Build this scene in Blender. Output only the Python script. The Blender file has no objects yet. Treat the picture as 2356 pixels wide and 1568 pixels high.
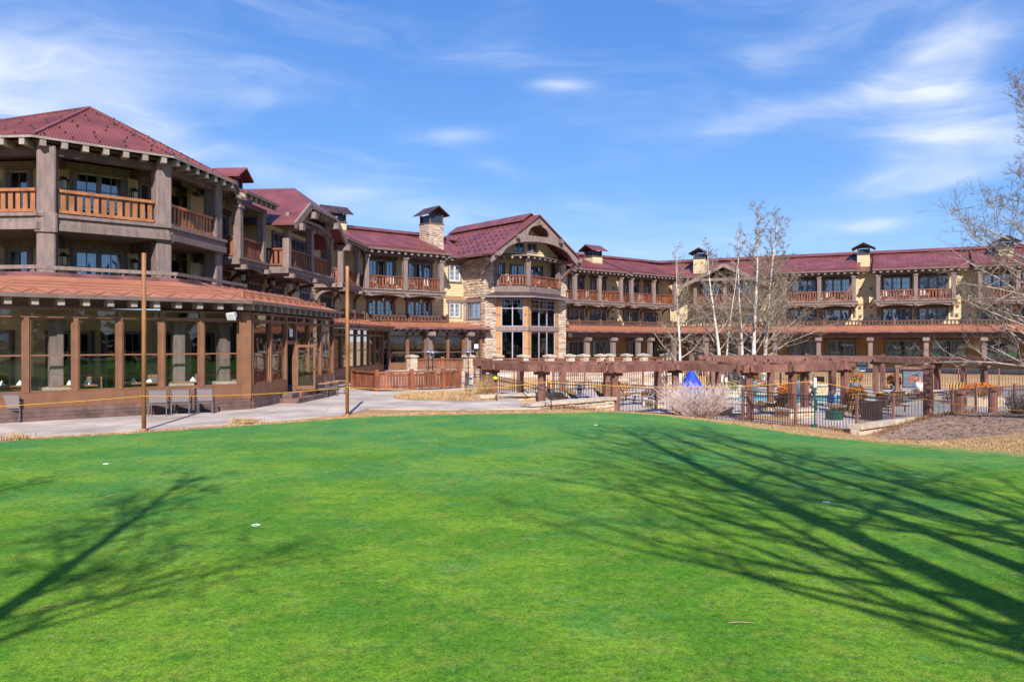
import bpy, bmesh, math, random
from math import radians as R, sin, cos, tan, pi, sqrt
from mathutils import Vector, Matrix, noise

# ------------------------------------------------------------------ camera, sky, sun, exposure
scene = bpy.context.scene
COL = scene.collection
cam_d = bpy.data.cameras.new('camera'); cam = bpy.data.objects.new('camera', cam_d); COL.objects.link(cam)
cam.location = (0, 0, 2.6); cam.rotation_euler = (R(90), 0, 0)
cam_d.sensor_width = 36; cam_d.lens = 27.4; cam_d.clip_start = 0.1; cam_d.clip_end = 5000
scene.camera = cam
SUN_EL, SUN_ROT = R(40), R(174)
sun_d = bpy.data.lights.new('sun', 'SUN'); sun_d.energy = 4.3; sun_d.angle = R(0.4); sun_d.color = (1, 0.95, 0.88)
sun = bpy.data.objects.new('sun', sun_d); COL.objects.link(sun)
sv = Vector((sin(SUN_ROT)*cos(SUN_EL), cos(SUN_ROT)*cos(SUN_EL), sin(SUN_EL)))
sun.rotation_euler = sv.to_track_quat('Z', 'Y').to_euler(); sun.location = sv*120
scene.view_settings.view_transform = 'Standard'; scene.view_settings.look = 'None'
scene.view_settings.exposure = 0.74; scene.view_settings.gamma = 1
scene.view_settings.use_curve_mapping = False
scene.render.engine = 'CYCLES'
scene.cycles.max_bounces = 6; scene.cycles.transparent_max_bounces = 16; scene.cycles.use_denoising = True
scene.cycles.caustics_reflective = False; scene.cycles.caustics_refractive = False

world = bpy.data.worlds.new('World'); scene.world = world; world.use_nodes = True
class G:
    """tiny node-graph helper"""
    def __init__(s, nt): s.nt = nt
    def n(s, t, **kw):
        n = s.nt.nodes.new(t)
        ins = kw.pop('i', {})
        for k, v in kw.items(): setattr(n, k, v)
        for k, v in ins.items():
            if hasattr(v, 'links') or isinstance(v, bpy.types.NodeSocket): s.nt.links.new(v, n.inputs[k])
            else: n.inputs[k].default_value = v
        return n
    def m(s, op, a, b=None, c=None, clamp=False):
        i = {0: a}
        if b is not None: i[1] = b
        if c is not None: i[2] = c
        return s.n('ShaderNodeMath', operation=op, use_clamp=clamp, i=i).outputs[0]
    def mix(s, f, a, b, mode='MIX'):
        n = s.nt.nodes.new('ShaderNodeMix'); n.data_type = 'RGBA'; n.blend_type = mode; n.clamp_factor = True
        for sock, v in ((n.inputs[0], f), (n.inputs[6], a), (n.inputs[7], b)):
            if isinstance(v, bpy.types.NodeSocket): s.nt.links.new(v, sock)
            else: sock.default_value = v if not isinstance(v, tuple) or len(v) == 4 else (*v, 1)
        return n.outputs[2]
    def ramp(s, f, stops):
        n = s.nt.nodes.new('ShaderNodeValToRGB'); s.nt.links.new(f, n.inputs[0])
        e = n.color_ramp.elements
        while len(e) < len(stops): e.new(0.5)
        for el, (p, c) in zip(e, stops):
            el.position = p; el.color = c if len(c) == 4 else (*c, 1)
        return n.outputs[0]
    def mr(s, v, a, b, c=0.0, d=1.0, smooth=True):
        n = s.n('ShaderNodeMapRange', interpolation_type='SMOOTHSTEP' if smooth else 'LINEAR', i={0: v, 1: a, 2: b, 3: c, 4: d})
        return n.outputs[0]
def build_sky():
    nt = world.node_tree; nt.nodes.clear(); g = G(nt)
    sky = g.n('ShaderNodeTexSky', sky_type='NISHITA', sun_disc=False, sun_elevation=SUN_EL, sun_rotation=SUN_ROT,
              altitude=2200, air_density=1.0, dust_density=0.35, ozone_density=2.6)
    tc = g.n('ShaderNodeTexCoord').outputs['Generated']
    sx = g.n('ShaderNodeSeparateXYZ', i={0: tc})
    dx, dy, dz = sx.outputs
    # cirrus: soft streaks broken up by stretched, warped noise
    mp = g.n('ShaderNodeMapping', i={0: tc}); mp.inputs['Scale'].default_value = (2.0, 2.0, 6.5); mp.inputs['Rotation'].default_value = (0, R(-9), 0)
    warp = g.n('ShaderNodeTexNoise', i={'Vector': mp.outputs[0], 'Scale': 1.4, 'Detail': 3.0})
    wv = g.n('ShaderNodeVectorMath', operation='MULTIPLY_ADD', i={0: warp.outputs['Color'], 1: (0.55, 0.55, 0.9), 2: mp.outputs[0]})
    n1 = g.n('ShaderNodeTexNoise', i={'Vector': wv.outputs[0], 'Scale': 1.7, 'Detail': 7.0, 'Roughness': 0.55}).outputs[0]
    n2 = g.n('ShaderNodeTexNoise', i={'Vector': wv.outputs[0], 'Scale': 5.5, 'Detail': 5.0, 'Roughness': 0.6}).outputs[0]
    def blob(cx, cz, rx, rz, tilt, s):
        a = g.m('SUBTRACT', dx, cx); b = g.m('SUBTRACT', dz, cz)
        ct, st = cos(tilt), sin(tilt)
        u = g.m('ADD', g.m('MULTIPLY', a, ct/rx), g.m('MULTIPLY', b, st/rx))
        v = g.m('ADD', g.m('MULTIPLY', a, -st/rz), g.m('MULTIPLY', b, ct/rz))
        r2 = g.m('ADD', g.m('MULTIPLY', u, u), g.m('MULTIPLY', v, v))
        return g.m('MULTIPLY', g.m('EXPONENT', g.m('MULTIPLY', r2, -1.0)), s)
    def q(vx, vy):
        kx, kz = (vx-1178)/1794.6, (784-vy)/1794.6
        n = sqrt(1+kx*kx+kz*kz); return kx/n, kz/n
    blobs = [(90,200,260,120,0.1,1.0),(300,290,330,55,-0.25,.8),(200,60,280,90,0.3,.55),(480,170,260,60,.1,.4),(1290,195,85,18,-0.05,1.15),(1055,312,95,24,0.05,1.0),(1135,380,70,20,-.2,.75),
             (2190,140,110,120,-.5,.85),(1730,275,200,40,0.14,1.05),(2060,200,200,60,0.35,.75),(2190,330,230,90,.2,1.0),(2080,425,170,30,.1,.95),
             (2010,517,75,16,.05,.9),(800,440,420,70,-.2,.55),(640,225,110,26,.1,.6),(1150,125,120,24,0,.45),(1250,570,1300,90,0,.45),(1900,60,300,60,.3,.35)]
    tot = None
    for (vx, vy, rx, ry, t, s) in blobs:
        cx, cz = q(vx, vy); nn = 1+((vx-1178)/1794.6)**2
        b = blob(cx, cz, rx/1794.6/nn, ry/1794.6/sqrt(nn), t, s)
        tot = b if tot is None else g.m('ADD', tot, b)
    mp2 = g.n('ShaderNodeMapping', i={0: wv.outputs[0]}); mp2.inputs['Scale'].default_value = (1.0, 1.0, 1.9); mp2.inputs['Rotation'].default_value = (0, R(24), 0)
    n3 = g.n('ShaderNodeTexNoise', i={'Vector': mp2.outputs[0], 'Scale': 2.6, 'Detail': 5.0, 'Roughness': 0.52, 'Distortion': .4}).outputs[0]
    tot = g.m('MINIMUM', tot, 1.15)
    nn = g.m('ADD', g.m('ADD', g.m('MULTIPLY', n1, .42), g.m('MULTIPLY', n3, .42)), g.m('MULTIPLY', n2, .12))
    wisp = g.mr(g.m('ADD', nn, g.m('MULTIPLY', tot, .14)), .36, .98)
    cov = g.m('ADD', g.m('MULTIPLY', g.m('MULTIPLY', tot, wisp), 1.25), g.m('MULTIPLY', g.mr(nn, .44, .72), .22))
    cov = g.m('MULTIPLY', g.m('MINIMUM', cov, 1.0), 0.86, clamp=True)
    hi = g.mr(dz, -0.02, 0.05)
    cov = g.m('MULTIPLY', cov, hi)
    tint = g.mix(1.0, sky.outputs[0], (0.80, 0.97, 1.34), 'MULTIPLY')
    skys = g.n('ShaderNodeVectorMath', operation='SCALE', i={0: tint, 3: 0.083}).outputs[0]
    sep = g.n('ShaderNodeSeparateColor', i={0: skys}).outputs
    skyc = g.n('ShaderNodeCombineColor', i={0: g.m('ADD', g.m('MULTIPLY', sep[0], .84), .010), 1: g.m('MULTIPLY', g.m('POWER', sep[1], .68), .665), 2: g.m('MULTIPLY', g.m('POWER', sep[2], .42), .71)}).outputs[0]
    col = g.mix(cov, skyc, (0.58, 0.62, 0.69))
    bg = g.n('ShaderNodeBackground', i={'Color': col, 'Strength': 1.0})
    g.n('ShaderNodeOutputWorld', i={0: bg.outputs[0]})
build_sky()

# ------------------------------------------------------------------ materials
MATS = {}
def mat(name, col, rough=.7, var=.18, scale=3.0, bump=0.0, bscale=40.0, spec=.4, rnd=.12, col2=None, stretch=None, metallic=0.0):
    m = bpy.data.materials.new(name); m.use_nodes = True; nt = m.node_tree; nt.nodes.clear(); g = G(nt)
    out = g.n('ShaderNodeOutputMaterial'); b = g.n('ShaderNodeBsdfPrincipled')
    nt.links.new(b.outputs[0], out.inputs[0])
    b.inputs['Roughness'].default_value = rough; b.inputs['Specular IOR Level'].default_value = spec; b.inputs['Metallic'].default_value = metallic
    pos = g.n('ShaderNodeNewGeometry').outputs['Position']
    if stretch:
        mp = g.n('ShaderNodeMapping', i={0: pos}); mp.inputs['Scale'].default_value = stretch; pos = mp.outputs[0]
    n1 = g.n('ShaderNodeTexNoise', i={'Vector': pos, 'Scale': scale, 'Detail': 5.0, 'Roughness': .6}).outputs[0]
    c2 = col2 or tuple(c*(1-var*1.6) for c in col)
    c1 = col if col2 else tuple(min(1, c*(1+var*.9)) for c in col)
    c = g.mix(g.mr(n1, .28, .72), c1, c2)
    if rnd:
        rv = g.n('ShaderNodeObjectInfo').outputs['Random']
        k = g.mr(rv, 0, 1, 1-rnd, 1+rnd, smooth=False)
        c = g.n('ShaderNodeVectorMath', operation='SCALE', i={0: c, 3: k}).outputs[0]
    nt.links.new(c, b.inputs['Base Color'])
    if bump:
        n2 = g.n('ShaderNodeTexNoise', i={'Vector': pos, 'Scale': bscale, 'Detail': 4.0}).outputs[0]
        bp = g.n('ShaderNodeBump', i={'Strength': bump, 'Distance': .02, 'Height': n2}); nt.links.new(bp.outputs[0], b.inputs['Normal'])
    MATS[name] = m; return m
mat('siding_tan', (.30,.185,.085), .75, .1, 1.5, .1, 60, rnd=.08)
mat('tail_end', (.31,.25,.21), .7, .15, 3, rnd=.1)
mat('rail_brown', (.155,.075,.048), .7, .2, 3, rnd=.15)
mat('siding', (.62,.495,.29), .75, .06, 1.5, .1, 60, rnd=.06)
mat('timber', (.235,.166,.146), .8, .17, 2.6, .3, 30, rnd=.12, stretch=(2.5,2.5,.5))
mat('timber_dark', (.135,.088,.076), .8, .2, 2.2, .2, 30, rnd=.1)
mat('cedar', (.36,.140,.055), .6, .22, 2.5, .2, 40, rnd=.2, stretch=(1,1,.5))
mat('cedar_dark', (.235,.075,.034), .65, .25, 2.5, .2, 40, rnd=.25, stretch=(1,1,.5))
mat('sun_frame', (.215,.098,.052), .6, .12, 2.0, .1, 40, rnd=.06)
mat('deck_board', (.150,.088,.075), .8, .25, 2.0, .2, 30, rnd=.16)
mat('pergola_wood', (.205,.090,.064), .75, .24, 2.2, .35, 25, rnd=.12, stretch=(1.5,1.5,.8))
mat('roof_red', (.192,.055,.050), .45, .20, .8, .06, 30, spec=.5, rnd=.05, stretch=(1,1,.35))
mat('roof_edge', (.17,.115,.10), .6, .15, 2, rnd=.1)
mat('roof_dark', (.07,.035,.035), .5, .3, 2, rnd=.1)
mat('copper', (.385,.165,.088), .5, .28, 1.6, .05, 30, spec=.5, rnd=.06, col2=(.32,.110,.068))
mat('copper_dark', (.19,.075,.07), .45, .45, .9, .05, 30, spec=.5)
mat('trim_tan', (.46,.23,.095), .7, .1, 2, rnd=.05)
mat('frame_grey', (.21,.19,.21), .5, .08, 3, rnd=.05)
mat('frame_lilac', (.36,.34,.40), .5, .06, 3, rnd=.05)
mat('frame_white', (.58,.57,.55), .5, .06, 3, rnd=.05)
mat('black_metal', (.025,.024,.026), .45, .2, 4, rnd=.1, spec=.5)
mat('bronze_metal', (.085,.048,.042), .5, .2, 4, rnd=.15, spec=.5)
mat('steel', (.45,.45,.46), .3, .1, 5, rnd=.05, metallic=.8)
mat('rust_pole', (.42,.18,.07), .55, .25, 4, .1, 50, rnd=.05, stretch=(1,1,.25))
mat('concrete', (.455,.375,.32), .85, .22, .55, .15, 60, rnd=.03)
mat('pool_concrete', (.43,.37,.335), .85, .12, .9, .12, 50, rnd=.03)
mat('cap_stone', (.52,.42,.32), .85, .16, 2.5, .3, 25, rnd=.1)
mat('mortar', (.24,.195,.155), .95, .2, 6, .3, 40)
mat('curtain', (.80,.86,.87), .85, .08, 4, rnd=.08)
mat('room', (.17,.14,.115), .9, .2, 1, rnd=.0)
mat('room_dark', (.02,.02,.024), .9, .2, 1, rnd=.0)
mat('plain_white', (.78,.78,.79), .6, .04, 3, rnd=.02)
mat('sling', (.21,.17,.165), .7, .08, 20, .1, 200, rnd=.05)
mat('chair_metal', (.12,.11,.125), .4, .1, 5, rnd=.05)
mat('blue_canvas', (.008,.055,.50), .6, .15, 3, .1, 30)
mat('mulch', (.30,.19,.13), .95, .40, 5.0, 1.0, 30)
mat('yellow_rope', (.72,.36,.03), .6, .1, 20)
mat('green_paint', (.01,.07,.05), .4, .2, 5)
mat('skin', (.55,.30,.20), .55, .05, 5, rnd=.05)
mat('hair_dark', (.02,.013,.01), .6, .2, 20)
mat('navy', (.02,.022,.05), .8, .2, 10)
mat('towel_white', (.72,.66,.67), .9, .1, 14, .3, 60)
mat('pot_grey', (.17,.18,.20), .6, .15, 6)
mat('foliage_orange', (.55,.145,.012), .7, .3, 8, rnd=.1)
mat('foliage_green', (.10,.13,.02), .7, .3, 8, rnd=.1)
mat('foliage_dark', (.032,.058,.026), .8, .3, 2)
mat('dead_stem', (.60,.47,.42), .85, .3, 8, rnd=.1)
mat('dry_blade', (.48,.315,.15), .9, .3, 3, rnd=.1)
mat('twig', (.30,.205,.135), .85, .3, 4)
mat('twig_brown', (.19,.135,.10), .85, .3, 4)
mat('twig_dark', (.12,.09,.075), .85, .3, 4)
mat('limb', (.37,.305,.25), .85, .3, 4)
mat('tan_slat', (.55,.26,.07), .6, .15, 3)
mat('wicker', (.33,.17,.085), .7, .3, 12)
mat('pink_stripe', (.55,.16,.14), .9, .1, 10)
mat('terracotta', (.42,.17,.10), .8, .15, 6)
mat('lantern_glass', (.75,.66,.50), .3, .05, 3)
mat('screen', (.035,.045,.07), .3, .2, 6)
mat('leaf_litter', (.30,.14,.06), .9, .4, 10)

def stone_mat(name, stops, nsc=1.4):
    m = bpy.data.materials.new(name); m.use_nodes = True; nt = m.node_tree; nt.nodes.clear(); g = G(nt)
    out = g.n('ShaderNodeOutputMaterial'); b = g.n('ShaderNodeBsdfPrincipled', i={'Roughness': .9}); nt.links.new(b.outputs[0], out.inputs[0])
    gi = g.n('ShaderNodeNewGeometry'); pos = gi.outputs['Position']
    rv = g.m('FRACT', g.m('ADD', g.n('ShaderNodeObjectInfo').outputs['Random'], gi.outputs['Random Per Island']))
    c = g.ramp(rv, stops)
    n1 = g.n('ShaderNodeTexNoise', i={'Vector': pos, 'Scale': 6.0, 'Detail': 5.0}).outputs[0]
    c = g.mix(g.mr(n1, .3, .75, 0, .5), c, g.mix(1.0, c, (.62,.45,.33), 'MULTIPLY'))
    nt.links.new(c, b.inputs['Base Color'])
    n2 = g.n('ShaderNodeTexNoise', i={'Vector': pos, 'Scale': 18.0, 'Detail': 5.0}).outputs[0]
    bp = g.n('ShaderNodeBump', i={'Strength': .5, 'Distance': .03, 'Height': n2}); nt.links.new(bp.outputs[0], b.inputs['Normal'])
    MATS[name] = m
stone_mat('stone', [(0,(.64,.50,.40)),(.22,(.52,.38,.27)),(.4,(.70,.60,.50)),(.55,(.44,.31,.23)),(.68,(.62,.46,.31)),(.82,(.72,.64,.57)),(1,(.30,.21,.16))])
stone_mat('stone_pale', [(0,(.66,.56,.46)),(.3,(.58,.46,.33)),(.5,(.72,.64,.55)),(.7,(.62,.42,.22)),(.85,(.70,.60,.48)),(1,(.52,.40,.30))])

def glass_mat(name, ior, tint, refl=(1,1,1), rough=0.0, wav=0.0):
    m = bpy.data.materials.new(name); m.use_nodes = True; nt = m.node_tree; nt.nodes.clear(); g = G(nt)
    out = g.n('ShaderNodeOutputMaterial')
    bf = g.n('ShaderNodeNewGeometry').outputs['Backfacing']
    fr = g.n('ShaderNodeFresnel', i={'IOR': g.mr(bf, 0, 1, ior, 1/ior, smooth=False)})
    tr = g.n('ShaderNodeBsdfTransparent', i={'Color': (*tint, 1)})
    gl = g.n('ShaderNodeBsdfGlossy', i={'Color': (*refl, 1), 'Roughness': rough})
    if wav:
        pos = g.n('ShaderNodeNewGeometry').outputs['Position']
        nz = g.n('ShaderNodeTexNoise', i={'Vector': pos, 'Scale': 1.1, 'Detail': 1.0}).outputs[0]
        bp = g.n('ShaderNodeBump', i={'Strength': wav, 'Distance': .2, 'Height': nz})
        nt.links.new(bp.outputs[0], gl.inputs['Normal'])
    mx = g.n('ShaderNodeMixShader', i={0: fr.outputs[0], 1: tr.outputs[0], 2: gl.outputs[0]})
    nt.links.new(mx.outputs[0], out.inputs[0]); MATS[name] = m
glass_mat('glass', 2.2, (.70,.80,.86), wav=.02)
glass_mat('glass_clear', 1.5, (.93,.95,.95), wav=.02)
glass_mat('glass_dark', 1.75, (.40,.46,.46), wav=.03)

def bark_mat():
    m = bpy.data.materials.new('aspen_bark'); m.use_nodes = True; nt = m.node_tree; nt.nodes.clear(); g = G(nt)
    out = g.n('ShaderNodeOutputMaterial'); b = g.n('ShaderNodeBsdfPrincipled', i={'Roughness': .8}); nt.links.new(b.outputs[0], out.inputs[0])
    pos = g.n('ShaderNodeNewGeometry').outputs['Position']
    mp = g.n('ShaderNodeMapping', i={0: pos}); mp.inputs['Scale'].default_value = (3, 3, 9)
    n1 = g.n('ShaderNodeTexNoise', i={'Vector': mp.outputs[0], 'Scale': 1.6, 'Detail': 4.0, 'Roughness': .7}).outputs[0]
    n2 = g.n('ShaderNodeTexNoise', i={'Vector': pos, 'Scale': .8, 'Detail': 2.0}).outputs[0]
    base = g.mix(g.mr(n2, .35, .65), (.72,.68,.62), (.56,.48,.38))
    nt.links.new(g.mix(g.mr(n1, .60, .68), base, (.035,.03,.028)), b.inputs['Base Color'])
    MATS['aspen_bark'] = m
bark_mat()

def stripe_mat(name, a, b2, width, axis=0, soft=.02):
    m = bpy.data.materials.new(name); m.use_nodes = True; nt = m.node_tree; nt.nodes.clear(); g = G(nt)
    out = g.n('ShaderNodeOutputMaterial'); b = g.n('ShaderNodeBsdfPrincipled', i={'Roughness': .85}); nt.links.new(b.outputs[0], out.inputs[0])
    co = g.n('ShaderNodeTexCoord').outputs['Object']
    s = g.n('ShaderNodeSeparateXYZ', i={0: co}).outputs[axis]
    f = g.m('FRACT', g.m('DIVIDE', s, width))
    nt.links.new(g.mix(g.mr(f, .5-soft, .5+soft), a, b2), b.inputs['Base Color']); MATS[name] = m
stripe_mat('stripe_cushion', (.50,.24,.055), (.045,.05,.04), .15)
stripe_mat('stripe_towel', (.75,.72,.74), (.42,.17,.16), .09)
stripe_mat('stripe_towel_blue', (.75,.72,.76), (.16,.10,.28), .11)

# ------------------------------------------------------------------ scene-object helpers
WM = {}
CT = Matrix.Identity(4)
def frame(x, y, theta, z=0.0):
    """local x runs along a facade whose direction is theta degrees clockwise from +Y; local y goes into the building"""
    return Matrix.Translation((x, y, z)) @ Matrix.Rotation(R(90-theta), 4, 'Z')
def use(T):
    global CT; CT = T
def put(o, parent, Wm):
    COL.objects.link(o)
    WM[o.name] = Wm.copy()
    if parent is not None:
        o.parent = parent; o.matrix_local = WM[parent.name].inverted() @ Wm
    else: o.matrix_local = Wm
    return o
def tag(o, label=None, cat=None, group=None, kind=None):
    if label: o['label'] = label
    if cat: o['category'] = cat
    if group: o['group'] = group
    if kind: o['kind'] = kind
    return o
def thing(name, label, cat, T=None, group=None):
    o = bpy.data.objects.new(name, None); o.empty_display_size = .3
    put(o, None, T if T is not None else CT); return tag(o, label, cat, group)
MC = {}
def rawmesh(name, vs, fs, m, smooth=False):
    me = bpy.data.meshes.new(name); me.from_pydata(vs, [], fs)
    if m is not None: me.materials.append(MATS[m])
    if smooth: me.shade_smooth()
    return me
CF = [(0,3,2,1),(4,5,6,7),(0,1,5,4),(1,2,6,5),(2,3,7,6),(3,0,4,7)]
def cubemesh(dx, dy, dz, m):
    k = ('b', round(dx,3), round(dy,3), round(dz,3), m)
    if k not in MC:
        vs = [(0,0,0),(dx,0,0),(dx,dy,0),(0,dy,0),(0,0,dz),(dx,0,dz),(dx,dy,dz),(0,dy,dz)]
        MC[k] = rawmesh('block', vs, CF, m)
    return MC[k]
def box(name, parent, x0, x1, y0, y1, z0, z1, m):
    o = bpy.data.objects.new(name, cubemesh(x1-x0, y1-y0, z1-z0, m))
    return put(o, parent, CT @ Matrix.Translation((x0, y0, z0)))
def inst(name, me, parent, M):
    return put(bpy.data.objects.new(name, me), parent, CT @ M)
class MB:
    def __init__(s): s.v = []; s.f = []
    def add(s, vs, fs):
        n = len(s.v); s.v += [tuple(p) for p in vs]; s.f += [tuple(i+n for i in f) for f in fs]; return s
    def box(s, x0, x1, y0, y1, z0, z1):
        return s.add([(x0,y0,z0),(x1,y0,z0),(x1,y1,z0),(x0,y1,z0),(x0,y0,z1),(x1,y0,z1),(x1,y1,z1),(x0,y1,z1)], CF)
    def bar(s, p, q, w, h, up=(0,0,1)):
        p, q = Vector(p), Vector(q); d = (q-p).normalized(); side = d.cross(Vector(up))
        if side.length < 1e-5: side = d.cross(Vector((0,1,0)))
        side.normalize(); u = side.cross(d).normalized(); a, b = side*w/2, u*h/2
        return s.add([p-a-b, p+a-b, p+a+b, p-a+b, q-a-b, q+a-b, q+a+b, q-a+b], CF)
    def poly(s, pts, th, up=(0,0,1)):
        """flat polygon thickened by th along up"""
        n = len(pts); u = Vector(up)*th
        vs = [Vector(p) for p in pts]+[Vector(p)+u for p in pts]
        return s.add(vs, [tuple(range(n-1,-1,-1)), tuple(range(n,2*n))]+[(i,(i+1)%n,n+(i+1)%n,n+i) for i in range(n)])
    def tube(s, pts, rs, n=6, cap=True):
        pts = [Vector(p) for p in pts]; L = len(pts); rings = []
        ref = Vector((0,0,1))
        for i, p in enumerate(pts):
            d = (pts[min(i+1,L-1)]-pts[max(i-1,0)])
            if d.length < 1e-9: d = Vector((0,0,1))
            d.normalize(); r = rs[i] if hasattr(rs, '__len__') else rs
            a = d.cross(ref)
            if a.length < 1e-3: a = d.cross(Vector((1,0,0)))
            a.normalize(); b = d.cross(a)
            rings.append([p+(a*cos(2*pi*k/n)+b*sin(2*pi*k/n))*r for k in range(n)])
        vs = [v for rg in rings for v in rg]
        fs = [(i*n+k, i*n+(k+1)%n, (i+1)*n+(k+1)%n, (i+1)*n+k) for i in range(L-1) for k in range(n)]
        if cap: fs += [tuple(range(n-1,-1,-1)), tuple((L-1)*n+k for k in range(n))]
        return s.add(vs, fs)
    def lathe(s, cx, cy, prof, n=16):
        vs = [(cx+r*cos(2*pi*k/n), cy+r*sin(2*pi*k/n), z) for r, z in prof for k in range(n)]
        L = len(prof)
        fs = [(i*n+k, i*n+(k+1)%n, (i+1)*n+(k+1)%n, (i+1)*n+k) for i in range(L-1) for k in range(n)]
        fs += [tuple(range(n-1,-1,-1)), tuple((L-1)*n+k for k in range(n))]
        return s.add(vs, fs)
    def build(s, name, m, parent=None, smooth=False, M=None):
        o = bpy.data.objects.new(name, rawmesh(name, s.v, s.f, m, smooth))
        return put(o, parent, CT @ M if M is not None else CT)
ID = Matrix.Identity(4)
def TR(x, y, z, rz=0): return Matrix.Translation((x,y,z)) @ Matrix.Rotation(rz, 4, 'Z')
def hnoise(x, y, s=1.0): return noise.noise(Vector((x*s, y*s, 0.37)))
# ------------------------------------------------------------------ ground, putting green, paving, pool
def sm(a, b, x):
    t = max(0, min(1, (x-a)/(b-a))); return t*t*(3-2*t)
def inpoly(x, y, P):
    c = False; n = len(P); j = n-1
    for i in range(n):
        xi, yi = P[i]; xj, yj = P[j]
        if (yi > y) != (yj > y) and x < (xj-xi)*(y-yi)/(yj-yi)+xi: c = not c
        j = i
    return c
POOLDECK = [(-1.6,42),(-.2,39.2),(1.5,37.6),(4.6,34.9),(5.9,35.1),(9.4,34.9),(10.6,33.6),(12.95,29.3),(17.4,32.7),(22,36.6),(30,39.5),(44,42),(44,57.5),(18,60.5),(10,60),(2,56.6),(-3,56)]
STAIR = [(.7,32.4),(4.2,35.4),(3.0,36.7),(-.5,34.2)]
def ground(x, y):
    z = -.5*sm(3, 11, x)*sm(12, 27, y)
    z += .62*math.exp(-((x-21.2)/4.1)**2-((y-26.6)/4.2)**2)
    z -= .40*sm(28.6, 33, y)*sm(1.0, 4.4, x)*(1-sm(12.5, 15, x))
    z -= .42*math.exp(-((x-13.6)/2.9)**2-((y-27.6)/2.6)**2)
    z += .05*hnoise(x, y, .12)*sm(5, 10, abs(x)+abs(y-12)*.5)*(1-sm(14, 20, y)*(1-sm(8, 12, x)))
    if inpoly(x, y, POOLDECK) or inpoly(x, y, STAIR): return -1.6
    if y > 34 and x > -2 and y < 70: z = min(z, -.9+.85*sm(57, 68, y)) if x > 3 else z-.03
    return z-.03
def grid(x0, x1, nx, y0, y1, ny, zf):
    vs = [(x0+(x1-x0)*i/nx, y0+(y1-y0)*j/ny) for j in range(ny+1) for i in range(nx+1)]
    vs = [(x, y, zf(x, y)) for x, y in vs]
    fs = [(j*(nx+1)+i, j*(nx+1)+i+1, (j+1)*(nx+1)+i+1, (j+1)*(nx+1)+i) for j in range(ny) for i in range(nx)]
    return vs, fs
def ground_mat(name, kind):
    m = bpy.data.materials.new(name); m.use_nodes = True; nt = m.node_tree; nt.nodes.clear(); g = G(nt)
    out = g.n('ShaderNodeOutputMaterial'); b = g.n('ShaderNodeBsdfPrincipled', i={'Roughness': .9, 'Specular IOR Level': .15}); nt.links.new(b.outputs[0], out.inputs[0])
    pos = g.n('ShaderNodeNewGeometry').outputs['Position']
    def nz(sc, det=4.0, rough=.6, st=None):
        p = pos
        if st: mp = g.n('ShaderNodeMapping', i={0: pos}); mp.inputs['Scale'].default_value = st; p = mp.outputs[0]
        return g.n('ShaderNodeTexNoise', i={'Vector': p, 'Scale': sc, 'Detail': det, 'Roughness': rough}).outputs[0]
    if kind == 'green':
        y = g.n('ShaderNodeSeparateXYZ', i={0: pos}).outputs[1]
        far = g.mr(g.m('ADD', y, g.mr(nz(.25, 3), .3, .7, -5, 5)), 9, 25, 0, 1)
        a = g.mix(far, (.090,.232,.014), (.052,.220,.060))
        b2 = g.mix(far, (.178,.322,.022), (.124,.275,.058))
        c = g.mix(g.mr(nz(.42, 6, .68), .42, .60), a, b2)
        c = g.mix(g.mr(nz(.20, 5, .65), .54, .70, 0, .55), c, (.035,.235,.060))         # blue-green turf patches
        c = g.mix(g.mr(nz(.95, 6, .72), .54, .72, 0, .55), c, (.22,.33,.025))         # yellowing
        c = g.mix(g.mr(nz(3.4, 6, .75), .50, .70, 0, .55), c, (.20,.24,.07))           # pale dry flecks
        c = g.mix(g.mr(nz(1.7, 6, .75, (1.0, 2.2, 1)), .46, .68, .0, .42), c, (.045,.165,.012))
        c = g.mix(g.mr(nz(2.1, 7, .78), .51, .66, 0, .62), c, (.225,.265,.035))         # ochre thin turf
        c = g.mix(g.mr(nz(4.3, 6, .78), .50, .66, 0, .60), c, (.034,.145,.020))         # darker tufts
        c = g.mix(g.mr(nz(.75, 7, .75), .56, .70, 0, .55), c, (.060,.215,.075))
        at_ = g.n('ShaderNodeAttribute', attribute_name='thin').outputs['Fac']
        th = g.mr(g.m('ADD', at_, g.mr(nz(2.6, 6, .75), .25, .75, -.42, .42)), .42, .95, 0, 1)
        c = g.mix(th, c, g.mix(g.mr(nz(9, 5, .8), .35, .65), (.44,.29,.13), (.27,.24,.075)))
        fine = nz(42, 4, .85); mid = nz(11, 5, .75)
        k = g.m('ADD', g.mr(fine, .30, .70, .42, 1.58, smooth=False), g.mr(mid, .3, .7, -.32, .32, smooth=False))
        c = g.n('ShaderNodeVectorMath', operation='SCALE', i={0: c, 3: k}).outputs[0]
        bh = g.m('ADD', fine, g.m('MULTIPLY', nz(120, 2, .7), .6)); bs = .8; bd = .02
    elif kind == 'dry':
        c = g.mix(g.mr(nz(.9, 5, .65), .3, .7), (.50,.315,.15), (.36,.20,.095))
        c = g.mix(g.mr(nz(.35, 3), .60, .75, 0, .7), c, (.23,.24,.07))
        c = g.mix(g.mr(nz(14, 4, .8), .45, .75, 0, .6), c, (.60,.44,.26))
        c = g.mix(g.mr(nz(30, 3, .8), .55, .8, 0, .7), c, (.16,.095,.05))
        bh = nz(45, 4, .8); bs = 1.0; bd = .04
    nt.links.new(c, b.inputs['Base Color'])
    bp = g.n('ShaderNodeBump', i={'Strength': bs, 'Distance': bd, 'Height': bh}); nt.links.new(bp.outputs[0], b.inputs['Normal'])
    MATS[name] = m
ground_mat('turf_green', 'green'); ground_mat('dry_grass', 'dry')
use(ID)
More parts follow.
